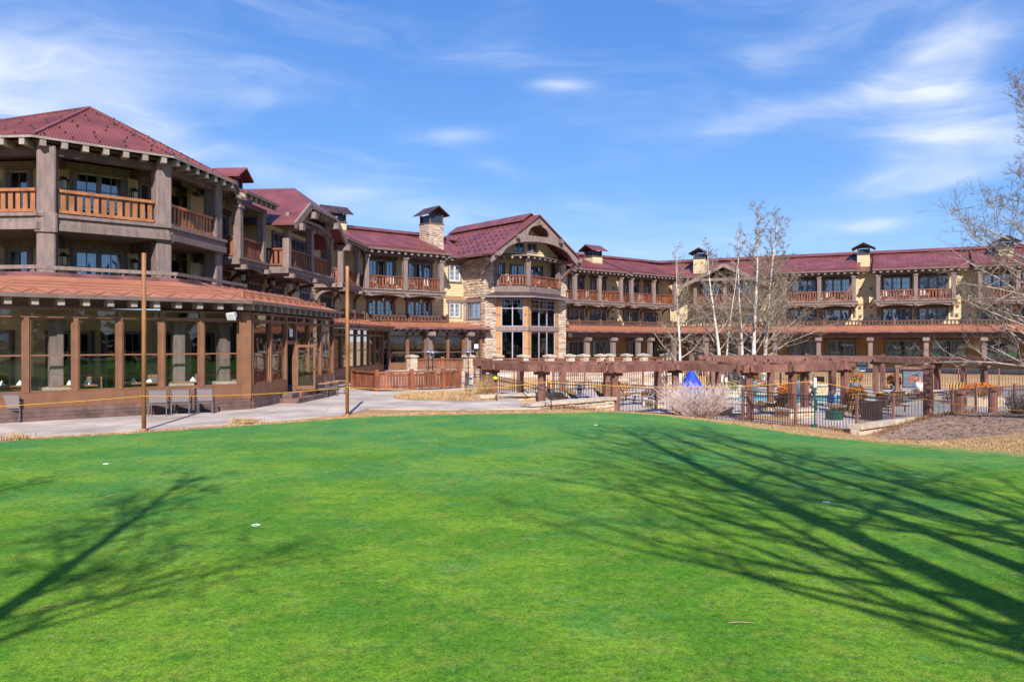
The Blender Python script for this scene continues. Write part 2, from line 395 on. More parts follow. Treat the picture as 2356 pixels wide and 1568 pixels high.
def struct(name, vs, fs, m, smooth=True, label=None):
    o = bpy.data.objects.new(name, rawmesh(name, vs, fs, m, smooth)); put(o, None, ID)
    return tag(o, label, None, None, 'structure')
vs, fs = grid(-60, 60, 200, -40, 110, 250, ground)
struct('ground', vs, fs, 'dry_grass', label='dry tan lawn and bare earth around the lodge')
S = 3000
hole = [(-59.5,-39.5),(59.5,-39.5),(59.5,109.5),(-59.5,109.5)]
outer = [(-S,-S),(S,-S),(S,S),(-S,S)]
vv = [(x,y,-.06) for x,y in outer]+[(x,y,-.06) for x,y in hole]
struct('far_ground', vv, [(0,1,5,4),(1,2,6,5),(2,3,7,6),(3,0,4,7)], 'dry_grass', label='flat land running out to the horizon')
def smooth_loop(P, per=10):
    out = []; n = len(P)
    for i in range(n):
        p0, p1, p2, p3 = (Vector((*P[(i+k-1)%n], 0)) for k in range(4))
        for j in range(per):
            t = j/per
            out.append(tuple((.5*((2*p1)+(-p0+p2)*t+(2*p0-5*p1+4*p2-p3)*t*t+(-p0+3*p1-3*p2+p3)*t**3))[:2]))
    return out
def radial(name, loop, c, rings, dz, m, jit=0, label=None):
    n = len(loop); vs = [(c[0], c[1], ground(*c)+dz)]; fs = []
    for r in range(1, rings+1):
        t = r/rings
        for i, (x, y) in enumerate(loop):
            px, py = c[0]+(x-c[0])*t, c[1]+(y-c[1])*t
            if r == rings and jit:
                k = jit*hnoise(px, py, 1.7)+jit*.6*hnoise(px, py, 5.1); dx, dy = px-c[0], py-c[1]; L = sqrt(dx*dx+dy*dy); px += dx/L*k; py += dy/L*k
            z = ground(px, py); vs.append((px, py, (z if z > -1 else -.62)+(dz if r < rings else -.02)))
    for i in range(n): fs.append((0, 1+i, 1+(i+1)%n))
    for r in range(rings-1):
        for i in range(n):
            a = 1+r*n+i; b = 1+r*n+(i+1)%n; fs.append((a, a+n, b+n, b))
    return struct(name, vs, fs, m, label=label)
GREEN = [(-14.5,-4),(-16.5,6),(-15.9,15),(-13.5,20.2),(-10.65,22.35),(-7.4,25.0),(-5.4,26.8),(-2.8,27.8),(1,28.4),(4.6,29.0),(8.1,28.0),(10.1,26.2),(11.7,23.8),(13.6,20),(14.8,14),(14.5,6),(11,-3),(0,-5)]
gloop = smooth_loop(GREEN)
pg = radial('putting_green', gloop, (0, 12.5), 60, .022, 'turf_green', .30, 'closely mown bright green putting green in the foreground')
at_ = pg.data.attributes.new('thin', 'FLOAT', 'POINT')
for i, v in enumerate(pg.data.vertices):
    r_ = 0 if i == 0 else (1+(i-1)//len(gloop))/60; k = (i-1) % len(gloop); R0 = sqrt(gloop[k][0]**2+(gloop[k][1]-12.5)**2); dist = R0*(1-r_)
    wid = .35+.5*sm(-6, -2, v.co.x)+2.6*sm(8.5, 12, v.co.x)*sm(12, 20, v.co.y)
    at_.data[i].value = max(0, 1-dist/wid) if i else 0
MULCH = smooth_loop([(13.1,28.7),(17.2,31.9),(20.5,34.6),(25.5,37.2),(29,33),(27,21.5),(21,22.6),(16.6,25.0),(13.9,27.3)], 6)
struct('rear_lawn', [(-60,-39,.04),(60,-39,.04),(60,-5.5,.04),(-60,-5.5,.04),(17,-5.5,.04),(60,13,.04),(19,11,.04)], [(0,1,2,4,3),(4,2,5,6)], 'turf_green', False, 'mown lawn behind the viewpoint')
radial('mulch_bed', MULCH, (20.3, 30.0), 10, .03, 'mulch', .12, 'brown bark mulch bed beside the pool fence')

from mathutils.geometry import tessellate_polygon
def sheet(name, outer, z, m, holes=(), depth=.2, label=None):
    polys = [[Vector((x, y, 0)) for x, y in outer]]+[[Vector((x, y, 0)) for x, y in h] for h in holes]
    flat = [p for pl in polys for p in pl]; tri = tessellate_polygon(polys)
    vs = [(p.x, p.y, z) for p in flat]; fs = []
    for t in tri:
        a, b, c = (flat[i] for i in t)
        fs.append(tuple(t) if (b-a).cross(c-a).z > 0 else tuple(reversed(t)))
    n0 = 0
    for k, pl in enumerate(polys):
        n = len(pl); base = len(vs); vs += [(p.x, p.y, z-depth) for p in pl]
        for i in range(n): fs.append((n0+i, n0+(i+1)%n, base+(i+1)%n, base+i))
        n0 += n
    return struct(name, vs, fs, m, False, label)
TERR = [(-34,12),(-20,17.0),(-13.6,20.9),(-10.7,22.9),(-7.6,25.6),(-6.0,27.5),(-5.5,29.9),(-2.1,29.6),(1.1,30.1),(1.3,31.4),(.4,33.0),(-.1,38.6),(-1.8,42.6),(-3.2,56),(-12,57),(-34,45)]
sheet('terrace_paving', TERR, .008, 'concrete', depth=.25, label='pale concrete terrace and path in front of the glazed dining room')
# control joints cut in the concrete: thin dark strips
use(ID)
jm = MB()
for a, b in [((-13.0,21.4),(-11.2,26.6)),((-9.3,24.2),(-8.6,29.2)),((-6.6,27.0),(-7.6,33.2)),((-5.4,31.5),(1.0,31.6)),((-2.6,29.8),(-2.4,33.4)),((-.5,30.2),(-.4,33.2)),((-8.6,33.3),(-3.6,33.2)),((-15,23.2),(-8.0,31.2))]:
    jm.bar((*a,.0125), (*b,.0125), .022, .003)
mat('joint', (.33,.27,.235), .9)
tag(jm.build('paving_joints', 'joint'), 'thin dark joints cut across the concrete terrace', None, None, 'structure')
POOL = [(11.8,45.4),(19.9,41.4),(23.4,44.7),(22.6,50.4),(12.0,51.2)]
sheet('pool_deck', POOLDECK, -.9, 'pool_concrete', [POOL], .6, label='pale concrete deck around the swimming pool')
def pool_water():
    m = bpy.data.materials.new('water'); m.use_nodes = True; nt = m.node_tree; nt.nodes.clear(); g = G(nt)
    out = g.n('ShaderNodeOutputMaterial'); b = g.n('ShaderNodeBsdfPrincipled', i={'Roughness': .06, 'Base Color': (.09,.52,.66,1), 'IOR': 1.33}); nt.links.new(b.outputs[0], out.inputs[0])
    n = g.n('ShaderNodeTexNoise', i={'Vector': g.n('ShaderNodeNewGeometry').outputs['Position'], 'Scale': 3.0, 'Detail': 3.0}).outputs[0]
    bp = g.n('ShaderNodeBump', i={'Strength': .25, 'Distance': .05, 'Height': n}); nt.links.new(bp.outputs[0], b.inputs['Normal']); MATS['water'] = m
pool_water()
n = len(POOL)
struct('pool_water', [(x,y,-1.04) for x,y in POOL], [tuple(range(n))], 'water', False, 'turquoise swimming pool water').data
cop = MB()
for i in range(n):
    a, b = POOL[i], POOL[(i+1)%n]; cop.bar((*a,-.87), (*b,-.87), .34, .07)
cop.build('pool_coping', 'cap_stone'); tag(bpy.data.objects['pool_coping'], 'stone coping round the edge of the pool', None, None, 'structure')
ISLAND = smooth_loop([(-5.5,37.2),(-4.7,34.3),(-1.2,33.6),(-.5,35.5),(-.9,38.4),(-3.6,38.5)], 6)
def island():
    c = (-2.9, 36.0); vs = [(c[0], c[1], .12)]; fs = []; n = len(ISLAND)
    for r in (1,2,3,4):
        t = r/4
        for x, y in ISLAND: vs.append((c[0]+(x-c[0])*t, c[1]+(y-c[1])*t, .012+.11*(1-t*t)+.03*hnoise(x*t, y*t, 1.3)*(1-t)))
    for i in range(n): fs.append((0, 1+i, 1+(i+1)%n))
    for r in range(3):
        for i in range(n): a = 1+r*n+i; b = 1+r*n+(i+1)%n; fs.append((a, a+n, b+n, b))
    struct('grass_island', vs, fs, 'dry_grass', True, 'low bed of straw-coloured dormant grass on the terrace')
island()
# tan lawn strip inside the pool enclosure
sheet('pool_lawn', [(6.4,36.2),(10.3,36.1),(12.2,33.5),(12.9,34.4),(11.2,37.6),(7,38.0)], -.885, 'dry_grass', depth=.1, label='small strip of yellow dormant grass inside the pool fence')

def blades(name, pts, hmin, hmax, m, seed, label, w=.012, spread=.35):
    rnd = random.Random(seed); b = MB()
    for (x, y, z) in pts:
        h = rnd.uniform(hmin, hmax); a = rnd.uniform(0, 2*pi); le = rnd.uniform(0, spread)*h; ww = w*rnd.uniform(.6,1.3)
        dx, dy = cos(a)*le, sin(a)*le; px, py = -sin(a)*ww, cos(a)*ww
        n = len(b.v); b.v += [(x-px,y-py,z),(x+px,y+py,z),(x+dx*.4+px*.7,y+dy*.4+py*.7,z+h*.6),(x+dx*.4-px*.7,y+dy*.4-py*.7,z+h*.6),(x+dx,y+dy,z+h*.95)]
        b.f += [(n,n+1,n+2,n+3),(n+3,n+2,n+4)]
    o = b.build(name, m); return tag(o, label, None, None, 'stuff')
rnd = random.Random(5); pts = []
def edge_pts(lo, hi, n, wid, off):
    for _ in range(n):
        i = rnd.randrange(lo, hi); x, y = gloop[i]; dx, dy = x, y-12.5; L = sqrt(dx*dx+dy*dy)
        t = off+abs(rnd.gauss(0, wid)); x += dx/L*t+rnd.uniform(-.15,.15); y += dy/L*t+rnd.uniform(-.15,.15)
        if inpoly(x, y, POOLDECK): continue
        pts.append((x, y, max(ground(x, y), .0 if inpoly(x, y, TERR) else -9)+.0))
edge_pts(20, 62, 3200, .10, .02); edge_pts(60, 96, 7000, .5, .05); edge_pts(94, 140, 12000, 1.5, -.9)
for _ in range(16000):
    x, y = rnd.uniform(11.5,26), rnd.uniform(15,27.5)
    if inpoly(x, y, gloop) or inpoly(x, y, MULCH) or inpoly(x, y, POOLDECK): continue
    pts.append((x, y, ground(x, y)))
blades('dry_grass_fringe', pts, .02, .065, 'dry_blade', 1, 'straw-coloured dead grass fringe around the putting green')
pts = []
for _ in range(3500):
    i = rnd.randrange(len(ISLAND)); t = sqrt(rnd.random())*.97; x = -2.9+(ISLAND[i][0]+2.9)*t; y = 36+(ISLAND[i][1]-36)*t
    pts.append((x+rnd.uniform(-.1,.1), y, .02+.1*(1-t*t)))
blades('island_grass', pts, .05, .16, 'dry_blade', 2, 'dry straw tufts growing on the terrace grass bed')
pts = []
for cx, cy in ((-8.6,24.7),(-8.4,24.85),(-13.2,20.75),(-14.6,19.9)):
    for _ in range(260): pts.append((cx+rnd.gauss(0,.22), cy+rnd.gauss(0,.10), .02))
blades('grass_clumps', pts, .04, .18, 'dry_blade', 3, 'small loose clumps of dry grass on the edge of the paving', w=.008, spread=.9)
# leaf litter and gravel specks on the mulch
pts = []
lit = MB(); 
for _ in range(2600):
    x, y = rnd.uniform(13.5,24), rnd.uniform(25.5,34.5)
    if inpoly(x, y, MULCH) and not inpoly(x, y, POOLDECK):
        z = ground(x, y)+.035; a = rnd.uniform(0, pi); s = rnd.uniform(.015,.05)
        n = len(lit.v); lit.v += [(x+s*cos(a),y+s*sin(a),z),(x-s*sin(a)*.6,y+s*cos(a)*.6,z+s*.7),(x-s*cos(a),y-s*sin(a),z+.005),(x+s*sin(a)*.6,y-s*cos(a)*.6,z+s*.3)]; lit.f.append((n,n+1,n+2,n+3))
tag(lit.build('leaf_litter', 'leaf_litter'), 'scattered brown leaves and chips over the mulch bed', None, None, 'stuff')
# fine blades of the mown turf near the camera
rb = random.Random(31); tv = []; tfc = []
for _ in range(170000):
    y = 5.3+9.5*rb.random()**1.35; x = (rb.random()*2-1)*(.70*y+.3); z = ground(x, y)+.021; a = rb.uniform(0, 2*pi); h = rb.uniform(.006,.017); w_ = .0035
    n = len(tv); tv += [(x-w_*cos(a), y-w_*sin(a), z), (x+w_*cos(a), y+w_*sin(a), z), (x+rb.gauss(0,.006), y+rb.gauss(0,.006), z+h)]; tfc.append((n, n+1, n+2))
o = bpy.data.objects.new('turf_blades', rawmesh('turf_blades', tv, tfc, 'turf_green')); put(o, None, ID); tag(o, 'fine mown grass blades of the putting green near the camera', None, None, 'stuff')
# white cups and fallen twigs on the green
def cup(x, y, label):
    z = ground(x, y)+.022; b = MB(); b.lathe(x, y, [(.056,z-.05),(.06,z+.006),(.053,z+.008),(.045,z-.02)], 18)
    tag(b.build('golf_cup', 'plain_white'), label, 'golf cup', 'white golf cups set in the putting green')
cup(-8.65, 16.6, 'white golf cup in the green nearest the terrace paving'); cup(-3.63, 11.05, 'white golf cup nearest the camera at left of the green')
cup(5.1, 12.65, 'white golf cup lying between the tree shadows at right'); cup(2.6, 24.2, 'tiny far white golf cup near the stone wall')
tw = [(-4.6,7.6,.42,.3,'pale bent twig lying at left of the green'),(-6.8,13.0,.5,.9,'long thin twig at far left of the green'),(3.35,9.0,.3,-.4,'short brown twig by the middle of the branch shadows'),(2.0,7.2,.25,-.3,'small pale twig on the bright foreground turf'),
      (4.75,6.55,.2,-1.0,'tiny twig at the lower right of the green'),(5.55,8.7,.55,-.9,'reddish twig at the right edge of the green'),(4.55,6.2,.3,-.6,'orange brown twig in the lower right corner')]
for x, y, L, a, lab in tw:
    z = ground(x, y)+.028; b = MB()
    b.tube([(x,y,z),(x+L*.4*cos(a),y+L*.4*sin(a),z+.02),(x+L*cos(a+.25),y+L*sin(a+.25),z+.004)], [.007,.0055,.002], 5)
    tag(b.build('twig', 'twig'), lab, 'twig', 'twigs fallen on the green')
# ------------------------------------------------------------------ building parts
def cells(u0, u1, z0, z1, ops):
    """split a rectangle into pieces that leave the openings free"""
    zs = sorted({z0, z1, *[z for o in ops for z in (o[2], o[3]) if z0 < z < z1]})
    for a, b in zip(zs, zs[1:]):
        for s, e in spans(u0, u1, (a+b)/2, ops): yield s, e, a, b
def spans(u0, u1, z, ops):
    cuts = sorted((max(o[0], u0), min(o[1], u1)) for o in ops if o[2] < z < o[3] and o[1] > u0 and o[0] < u1)
    cur = u0; out = []
    for a, b in cuts:
        if a > cur+.01: out.append((cur, a))
        cur = max(cur, b)
    if cur < u1-.01: out.append((cur, u1))
    return out
def boardmesh(L, h, m):
    k = ('s', round(L,2), round(h,3), m)
    if k not in MC:
        pf = [(0.0,0.0),(-.042,0.0),(-.042,.02),(-.014,h),(0.0,h)]
        vs = [(0,y,z) for y,z in pf]+[(L,y,z) for y,z in pf]; n = 5
        MC[k] = rawmesh('board', vs, [tuple(range(n)), tuple(range(2*n-1,n-1,-1))]+[(i,n+i,n+(i+1)%n,(i+1)%n) for i in range(n)], m)
    return MC[k]
def siding(w, u0, u1, z0, z1, y=0.0, ops=(), m='siding', h=.21, th=.14, clip=None):
    mb = MB(); k = int(round((z1-z0)/h)); hh = (z1-z0)/k
    if clip:
        for i in range(k):
            ca, cb = clip(z0+(i+1)*hh)
            for s, e in spans(max(u0, ca), min(u1, cb), z0+(i+.5)*hh, ops): mb.box(s, e, y, y+th, z0+i*hh, z0+(i+1)*hh)
    else:
        for s, e, a, b in cells(u0, u1, z0, z1, ops): mb.box(s, e, y, y+th, a, b)
    wall = mb.build('wall', m, w)
    k = int(round((z1-z0)/h)); h = (z1-z0)/k
    for i in range(k):
        z = z0+i*h
        ca, cb = clip(z+h) if clip else (u0, u1)
        if min(u1, cb)-max(u0, ca) < .1: continue
        sp = spans(max(u0, ca), min(u1, cb), z+h*.5, ops)
        for s, e in sp: inst('siding_board', boardmesh(e-s, h, m), wall, Matrix.Translation((s, y, z)))
    return wall
def curtainmesh(wd, ht, seed):
    k = ('c', round(wd,2), round(ht,2), seed)
    if k not in MC:
        r = random.Random(seed); n = max(6, int(wd/.06)); vs = []; ph = r.uniform(0, 6)
        for i in range(n+1):
            x = wd*i/n; yy = .045*sin(i*1.9+ph)+.02*sin(i*.7+ph)
            vs += [(x, yy, 0), (x, yy*.7, ht)]
        MC[k] = rawmesh('curtain', vs, [(2*i,2*i+2,2*i+3,2*i+1) for i in range(n)], 'curtain', True)
    return MC[k]
def window(w, u0, u1, z0, z1, y=0.0, lights=3, cols=2, rows=3, fm='frame_grey', gm='glass', curtain=(.9,.9), lintel=True, seed=0, sill=False, lm='timber_dark', casing=True):
    """frame (with mullions and glazing bars) > pane, curtain"""
    mb = MB(); f = .075; d0, d1 = y-.07, y+.06
    mb.box(u0, u0+f, d0, d1, z0, z1); mb.box(u1-f, u1, d0, d1, z0, z1); mb.box(u0+f, u1-f, d0, d1, z1-f, z1); mb.box(u0+f, u1-f, d0, d1, z0, z0+f)
    lw = (u1-u0-2*f-(lights-1)*f)/lights
    rects = []
    for i in range(lights):
        a = u0+f+i*(lw+f); b = a+lw; rects.append((a, b))
        if i < lights-1: mb.box(b, b+f, d0, d1, z0+f, z1-f)
        s = .05
        mb.box(a, a+s, d0+.03, d1-.02, z0+f, z1-f); mb.box(b-s, b, d0+.03, d1-.02, z0+f, z1-f); mb.box(a+s, b-s, d0+.03, d1-.02, z1-f-s, z1-f); mb.box(a+s, b-s, d0+.03, d1-.02, z0+f, z0+f+s)
        for c in range(1, cols): x = a+lw*c/cols; mb.box(x-.014, x+.014, d0+.05, d1-.03, z0+f+s, z1-f-s)
        for r_ in range(1, rows): z = z0+f+(z1-z0-2*f)*r_/rows; mb.box(a+s, b-s, d0+.052, d1-.032, z-.014, z+.014)
    win = mb.build('window', fm, w)
    for i, (a, b) in enumerate(rects):
        box('pane', win, a+.045, b-.045, y+.005, y+.013, z0+f+.045, z1-f-.045, gm)
    if curtain:
        a, b = curtain; W = u1-u0-2*f
        ht = z1-z0-2*f
        L = W*a*.5; Rr = W*b*.5
        if a > 0: inst('curtain', curtainmesh(L, ht, 11+seed%4), win, Matrix.Translation((u0+f, y+.20, z0+f)))
        if b > 0: inst('curtain', curtainmesh(Rr, ht, 15+seed%4), win, Matrix.Translation((u1-f-Rr, y+.20, z0+f)))
    if casing:
        c = .13; box('window_casing', w, u0-c, u0-.002, y-.085, y+.02, z0, z1+.01, lm); box('window_casing', w, u1+.002, u1+c, y-.085, y+.02, z0, z1+.01, lm)
    if lintel:
        lb = MB(); lb.add([(u0-.32,y-.12,z1+.30),(u0-.32,y-.12,z1+.12),(u0-.2,y-.12,z1+.02),(u1+.2,y-.12,z1+.02),(u1+.32,y-.12,z1+.12),(u1+.32,y-.12,z1+.30),
                           (u0-.32,y+.02,z1+.30),(u0-.32,y+.02,z1+.12),(u0-.2,y+.02,z1+.02),(u1+.2,y+.02,z1+.02),(u1+.32,y+.02,z1+.12),(u1+.32,y+.02,z1+.30)],
                          [(0,1,2,3,4,5),(11,10,9,8,7,6)]+[(i,6+i,6+(i+1)%6,(i+1)%6) for i in range(6)])
        lb.build('lintel', lm, w)
    if sill: box('window_sill', w, u0-.15, u1+.15, y-.13, y+.02, z0-.09, z0-.004, lm)
    return win
def railing(w, p, q, z0, z1, m='cedar_dark', sp=.27, bw=.15, name='balcony_railing', rail_h=.10, cap=.17):
    """rails of one bay > baluster"""
    p, q = Vector((*p, 0)), Vector((*q, 0)); d = q-p; L = d.length; d.normalize()
    mb = MB(); mb.bar(p+Vector((0,0,z1-rail_h/2)), q+Vector((0,0,z1-rail_h/2)), cap, rail_h); mb.bar(p+Vector((0,0,z0+rail_h/2)), q+Vector((0,0,z0+rail_h/2)), .11, rail_h)
    r = mb.build(name, m, w)
    n = max(2, int(round(L/sp))); a = math.atan2(d.y, d.x)
    k = ('bal', round(bw,3), round(z1-z0,3), m)
    if k not in MC:
        h = z1-z0-2*rail_h+.004
        MC[k] = rawmesh('baluster', MB().box(-bw/2, bw/2, -.02, .02, 0, h).v, CF, m)
    for i in range(n):
        c = p+d*(L*(i+.5)/n)
        inst('baluster', MC[k], r, Matrix.Translation((c.x, c.y, z0+rail_h-.002)) @ Matrix.Rotation(a, 4, 'Z'))
    return r
def post(w, x, y, z0, z1, s=.36, m='timber', rz=0.0, cap=True, name='post'):
    k = ('post', round(z1-z0,3), round(s,3), m, cap)
    if k not in MC:
        H = z1-z0; mb = MB(); c = s*.08; a = s/2
        oct_ = [(-a+c,-a),(a-c,-a),(a,-a+c),(a,a-c),(a-c,a),(-a+c,a),(-a,a-c),(-a,-a+c)]
        mb.poly([(px,py,0) for px,py in oct_], H)
        if cap: mb.box(-a-.05, a+.05, -a-.05, a+.05, H-.16, H-.002)
        MC[k] = rawmesh('post', mb.v, mb.f, m)
    return inst(name, MC[k], w, Matrix.Translation((x, y, z0)) @ Matrix.Rotation(rz, 4, 'Z'))
def bracket(w, x, y0, z0, y1, z1, wd=.2, m='timber', name='bracket', n=7):
    """curved brace from the wall (y0,z0 low) out to the underside of a balcony (y1,z1)"""
    key = ('br', round(y1-y0,3), round(z1-z0,3), wd, m)
    if key not in MC:
        mb = MB(); dy, dz = y1-y0, z1-z0
        pts = []
        for i in range(n+1):
            t = pi/2*i/n; pts.append((0, dy*(1-cos(t)), dz*sin(t)))
        for a, b in zip(pts, pts[1:]): mb.bar(a, b, wd, .19, up=(0,0,1) if abs(b[1]-a[1]) > abs(b[2]-a[2]) else (0,1,0))
        mb.box(-wd/2-.02, wd/2+.02, min(0, dy*.02)-.06, .02, -.25, dz*.5)
        MC[key] = rawmesh('bracket', mb.v, mb.f, m)
    return inst(name, MC[key], w, Matrix.Translation((x, y0, z0)))
def arch_beam(w, x0, x1, y, z_lo, z_hi, rise, m='timber', th=.12, n=12, name='arched_beam'):
    """beam whose lower edge arches up in the middle"""
    vs = []; fs = []
    for i in range(n+1):
        t = i/n; x = x0+(x1-x0)*t; zb = z_lo+rise*(1-(2*t-1)**2)
        vs += [(x,y,zb),(x,y,z_hi),(x,y+th,zb),(x,y+th,z_hi)]
    for i in range(n):
        a, b = 4*i, 4*i+4
        fs += [(a,b,b+1,a+1),(a+2,a+3,b+3,b+2),(a,a+2,b+2,b),(a+1,b+1,b+3,a+3)]
    fs += [(0,1,3,2),(4*n,4*n+2,4*n+3,4*n+1)]
    return MB().add(vs, fs).build(name, m, w)
def roof_slab(w, x0, x1, ye, ze, yr, zr, m='roof_red', th=.10, tails=.58, x0r=None, x1r=None, rail=True, guards=0, fascia=True, seam=0, tail_m='tail_end', tl=.55, ts=.22):
    """one slope of a roof > rafter_tail, fascia_board, snow_rail, snow_guard"""
    x0r = x0 if x0r is None else x0r; x1r = x1 if x1r is None else x1r
    mb = MB(); P = [(x0,ye,ze),(x1,ye,ze),(x1r,yr,zr),(x0r,yr,zr)]
    mb.poly(P, th)
    L = sqrt((yr-ye)**2+(zr-ze)**2)
    if seam:
        n = int((x1-x0)/seam)
        for i in range(1, n):
            t = i/n; a = Vector((x0+(x1-x0)*t, ye, ze+th)); b = Vector((x0r+(x1r-x0r)*t, yr, zr+th)); mb.bar(a, b, .035, .05)
    r = mb.build('roof', m, w)
    sl = (zr-ze)/(yr-ye); sg = 1 if yr > ye else -1
    if tails:
        n = max(2, int(round((x1-x0-.3)/tails)))
        k = ('tail', round(tl,2), ts, round(sl,3), sg, tail_m)
        if k not in MC:
            mb = MB(); a = ts/2; vs = []
            for yy in (0, tl*sg):
                z = yy*sl; vs += [(-a,yy,z-ts*1.05-.002),(a,yy,z-ts*1.05-.002),(a,yy,z-.002),(-a,yy,z-.002)]
            mb.add(vs, [(0,3,2,1),(4,5,6,7),(0,1,5,4),(1,2,6,5),(2,3,7,6),(3,0,4,7)]); MC[k] = rawmesh('tail', mb.v, mb.f, tail_m)
        for i in range(n+1):
            x = x0+.15+(x1-x0-.3)*i/n
            inst('rafter_tail', MC[k], r, Matrix.Translation((x, ye+.06*sg, ze+.06*abs(sl))))
    if fascia: box('fascia_board', r, x0-.02, x1+.02, min(ye-.05*sg, ye-.003*sg), max(ye-.05*sg, ye-.003*sg), ze-.012, ze+th+.03, 'roof_edge')
    if rail:
        mb = MB(); yy = ye+.45*sg; zz = ze+.45*abs(sl)+th
        mb.bar((x0+.25,yy,zz+.10), (x1-.25,yy,zz+.10), .035, .035); mb.bar((x0+.25,yy+.04*sg,zz+.04), (x1-.25,yy+.04*sg,zz+.04), .03, .03)
        n = max(2, int((x1-x0)/.9))
        for i in range(n+1):
            x = x0+.3+(x1-x0-.6)*i/n; mb.box(x-.02, x+.02, yy-.04, yy+.12, zz-.02, zz+.12)
        mb.build('snow_rail', 'roof_red', r)
    if guards:
        k = ('guard', round(sl,3))
        if k not in MC:
            mb = MB(); mb.box(-.05,.05,-.03,.05,-.01,.035); mb.box(-.05,.05,-.03,-.01,.0,.11); MC[k] = rawmesh('guard', mb.v, mb.f, 'roof_dark')
        rows = guards; n = int((x1-x0)/1.15)
        for j in range(rows):
            t = (j+.6)/(rows+.4)
            for i in range(n):
                s = (i+.5+(.25 if j % 2 else -.25))/n
                x = (x0+(x1-x0)*s)*(1-t)+(x0r+(x1r-x0r)*s)*t
                inst('snow_guard', MC[k], r, Matrix.Translation((x, ye+(yr-ye)*t, ze+(zr-ze)*t+th)))
    return r
def ridge_cap(w, x0, x1, y, z, m='roof_red'):
    """raised ridge vent: two short slopes over a dark curb"""
    mb = MB()
    mb.poly([(x0,y-.75,z-.10),(x1,y-.75,z-.10),(x1,y,z+.20),(x0,y,z+.20)], .06); mb.poly([(x0,y,z+.20),(x1,y,z+.20),(x1,y+.75,z-.10),(x0,y+.75,z-.10)], .06)
    o = mb.build('ridge_vent', m, w); box('vent_curb', o, x0+.05, x1-.05, y-.6, y+.6, z-.55, z-.08, 'roof_dark'); return o
def chimney(w, x, y, z0, z1, sx, sy, m='siding', capz=1.2, over=.35, cap_m='roof_dark', axis=0, label=None):
    """clad or stone stack > coping, louvre_post, cap_roof, flue"""
    mb = MB(); mb.box(x-sx/2, x+sx/2, y-sy/2, y+sy/2, z0, z1); c = mb.build('chimney', m if m != 'stone' else 'mortar', w)
    box('coping', c, x-sx/2-.06, x+sx/2+.06, y-sy/2-.06, y+sy/2+.06, z1+.002, z1+.12, 'timber_dark')
    h = capz*.52; zz = z1+.122
    for a in (-1,1):
        for b in (-1,1): box('louvre_post', c, x+a*(sx/2-.07)-.06, x+a*(sx/2-.07)+.06, y+b*(sy/2-.07)-.06, y+b*(sy/2-.07)+.06, zz, zz+h, 'timber_dark')
    box('louvre_screen', c, x-sx*.41, x+sx*.41, y-sy*.41, y+sy*.41, zz, zz+h*.9, 'screen')
    r = MB(); zr = zz+h; X, Y = sx/2+over, sy/2+over; hh = capz*.45
    if axis == 0:   # ridge runs along y, gable faces the viewer
        r.poly([(x-X,y-Y,zr-.10),(x,y-Y,zr+hh),(x,y+Y,zr+hh),(x-X,y+Y,zr-.10)], .09); r.poly([(x,y-Y,zr+hh),(x+X,y-Y,zr-.10),(x+X,y+Y,zr-.10),(x,y+Y,zr+hh)], .09)
        r.add([(x-X*.8,y-sy*.4,zr),(x+X*.8,y-sy*.4,zr),(x,y-sy*.4,zr+hh*.85)], [(0,1,2)])
    else:
        r.poly([(x-X,y-Y,zr-.10),(x+X,y-Y,zr-.10),(x+X,y,zr+hh),(x-X,y,zr+hh)], .09); r.poly([(x-X,y,zr+hh),(x+X,y,zr+hh),(x+X,y+Y,zr-.10),(x-X,y+Y,zr-.10)], .09)
    r.build('cap_roof', cap_m, c)
    if m == 'siding':
        n = int((z1-z0)/.21)
        for i in range(n): inst('siding_board', boardmesh(sx, (z1-z0)/n, m), c, Matrix.Translation((x-sx/2, y-sy/2, z0+i*(z1-z0)/n)))
    return c
STONES = {}
def stonemesh(i, m):
    k = (i, m)
    if k not in STONES:
        r = random.Random(40+i); j = lambda a: r.uniform(-a, a)
        vs = []
        for x, z in ((0,0),(1,0),(1,1),(0,1)): vs.append((x, .15, z))
        for x, z in ((.0,.0),(1,0),(1,1),(0,1)): vs.append((x+(.03 if x == 0 else -.03)*r.random(), -.55+j(.2), z+(.08 if z == 0 else -.08)*r.random()))
        cx = .5+j(.15); vs.append((cx, -1+j(.25), .5+j(.15)))
        fs = [(0,1,5,4),(1,2,6,5),(2,3,7,6),(3,0,4,7),(4,5,8),(5,6,8),(6,7,8),(7,4,8)]
        STONES[k] = rawmesh('stone', vs, fs, m)
    return STONES[k]
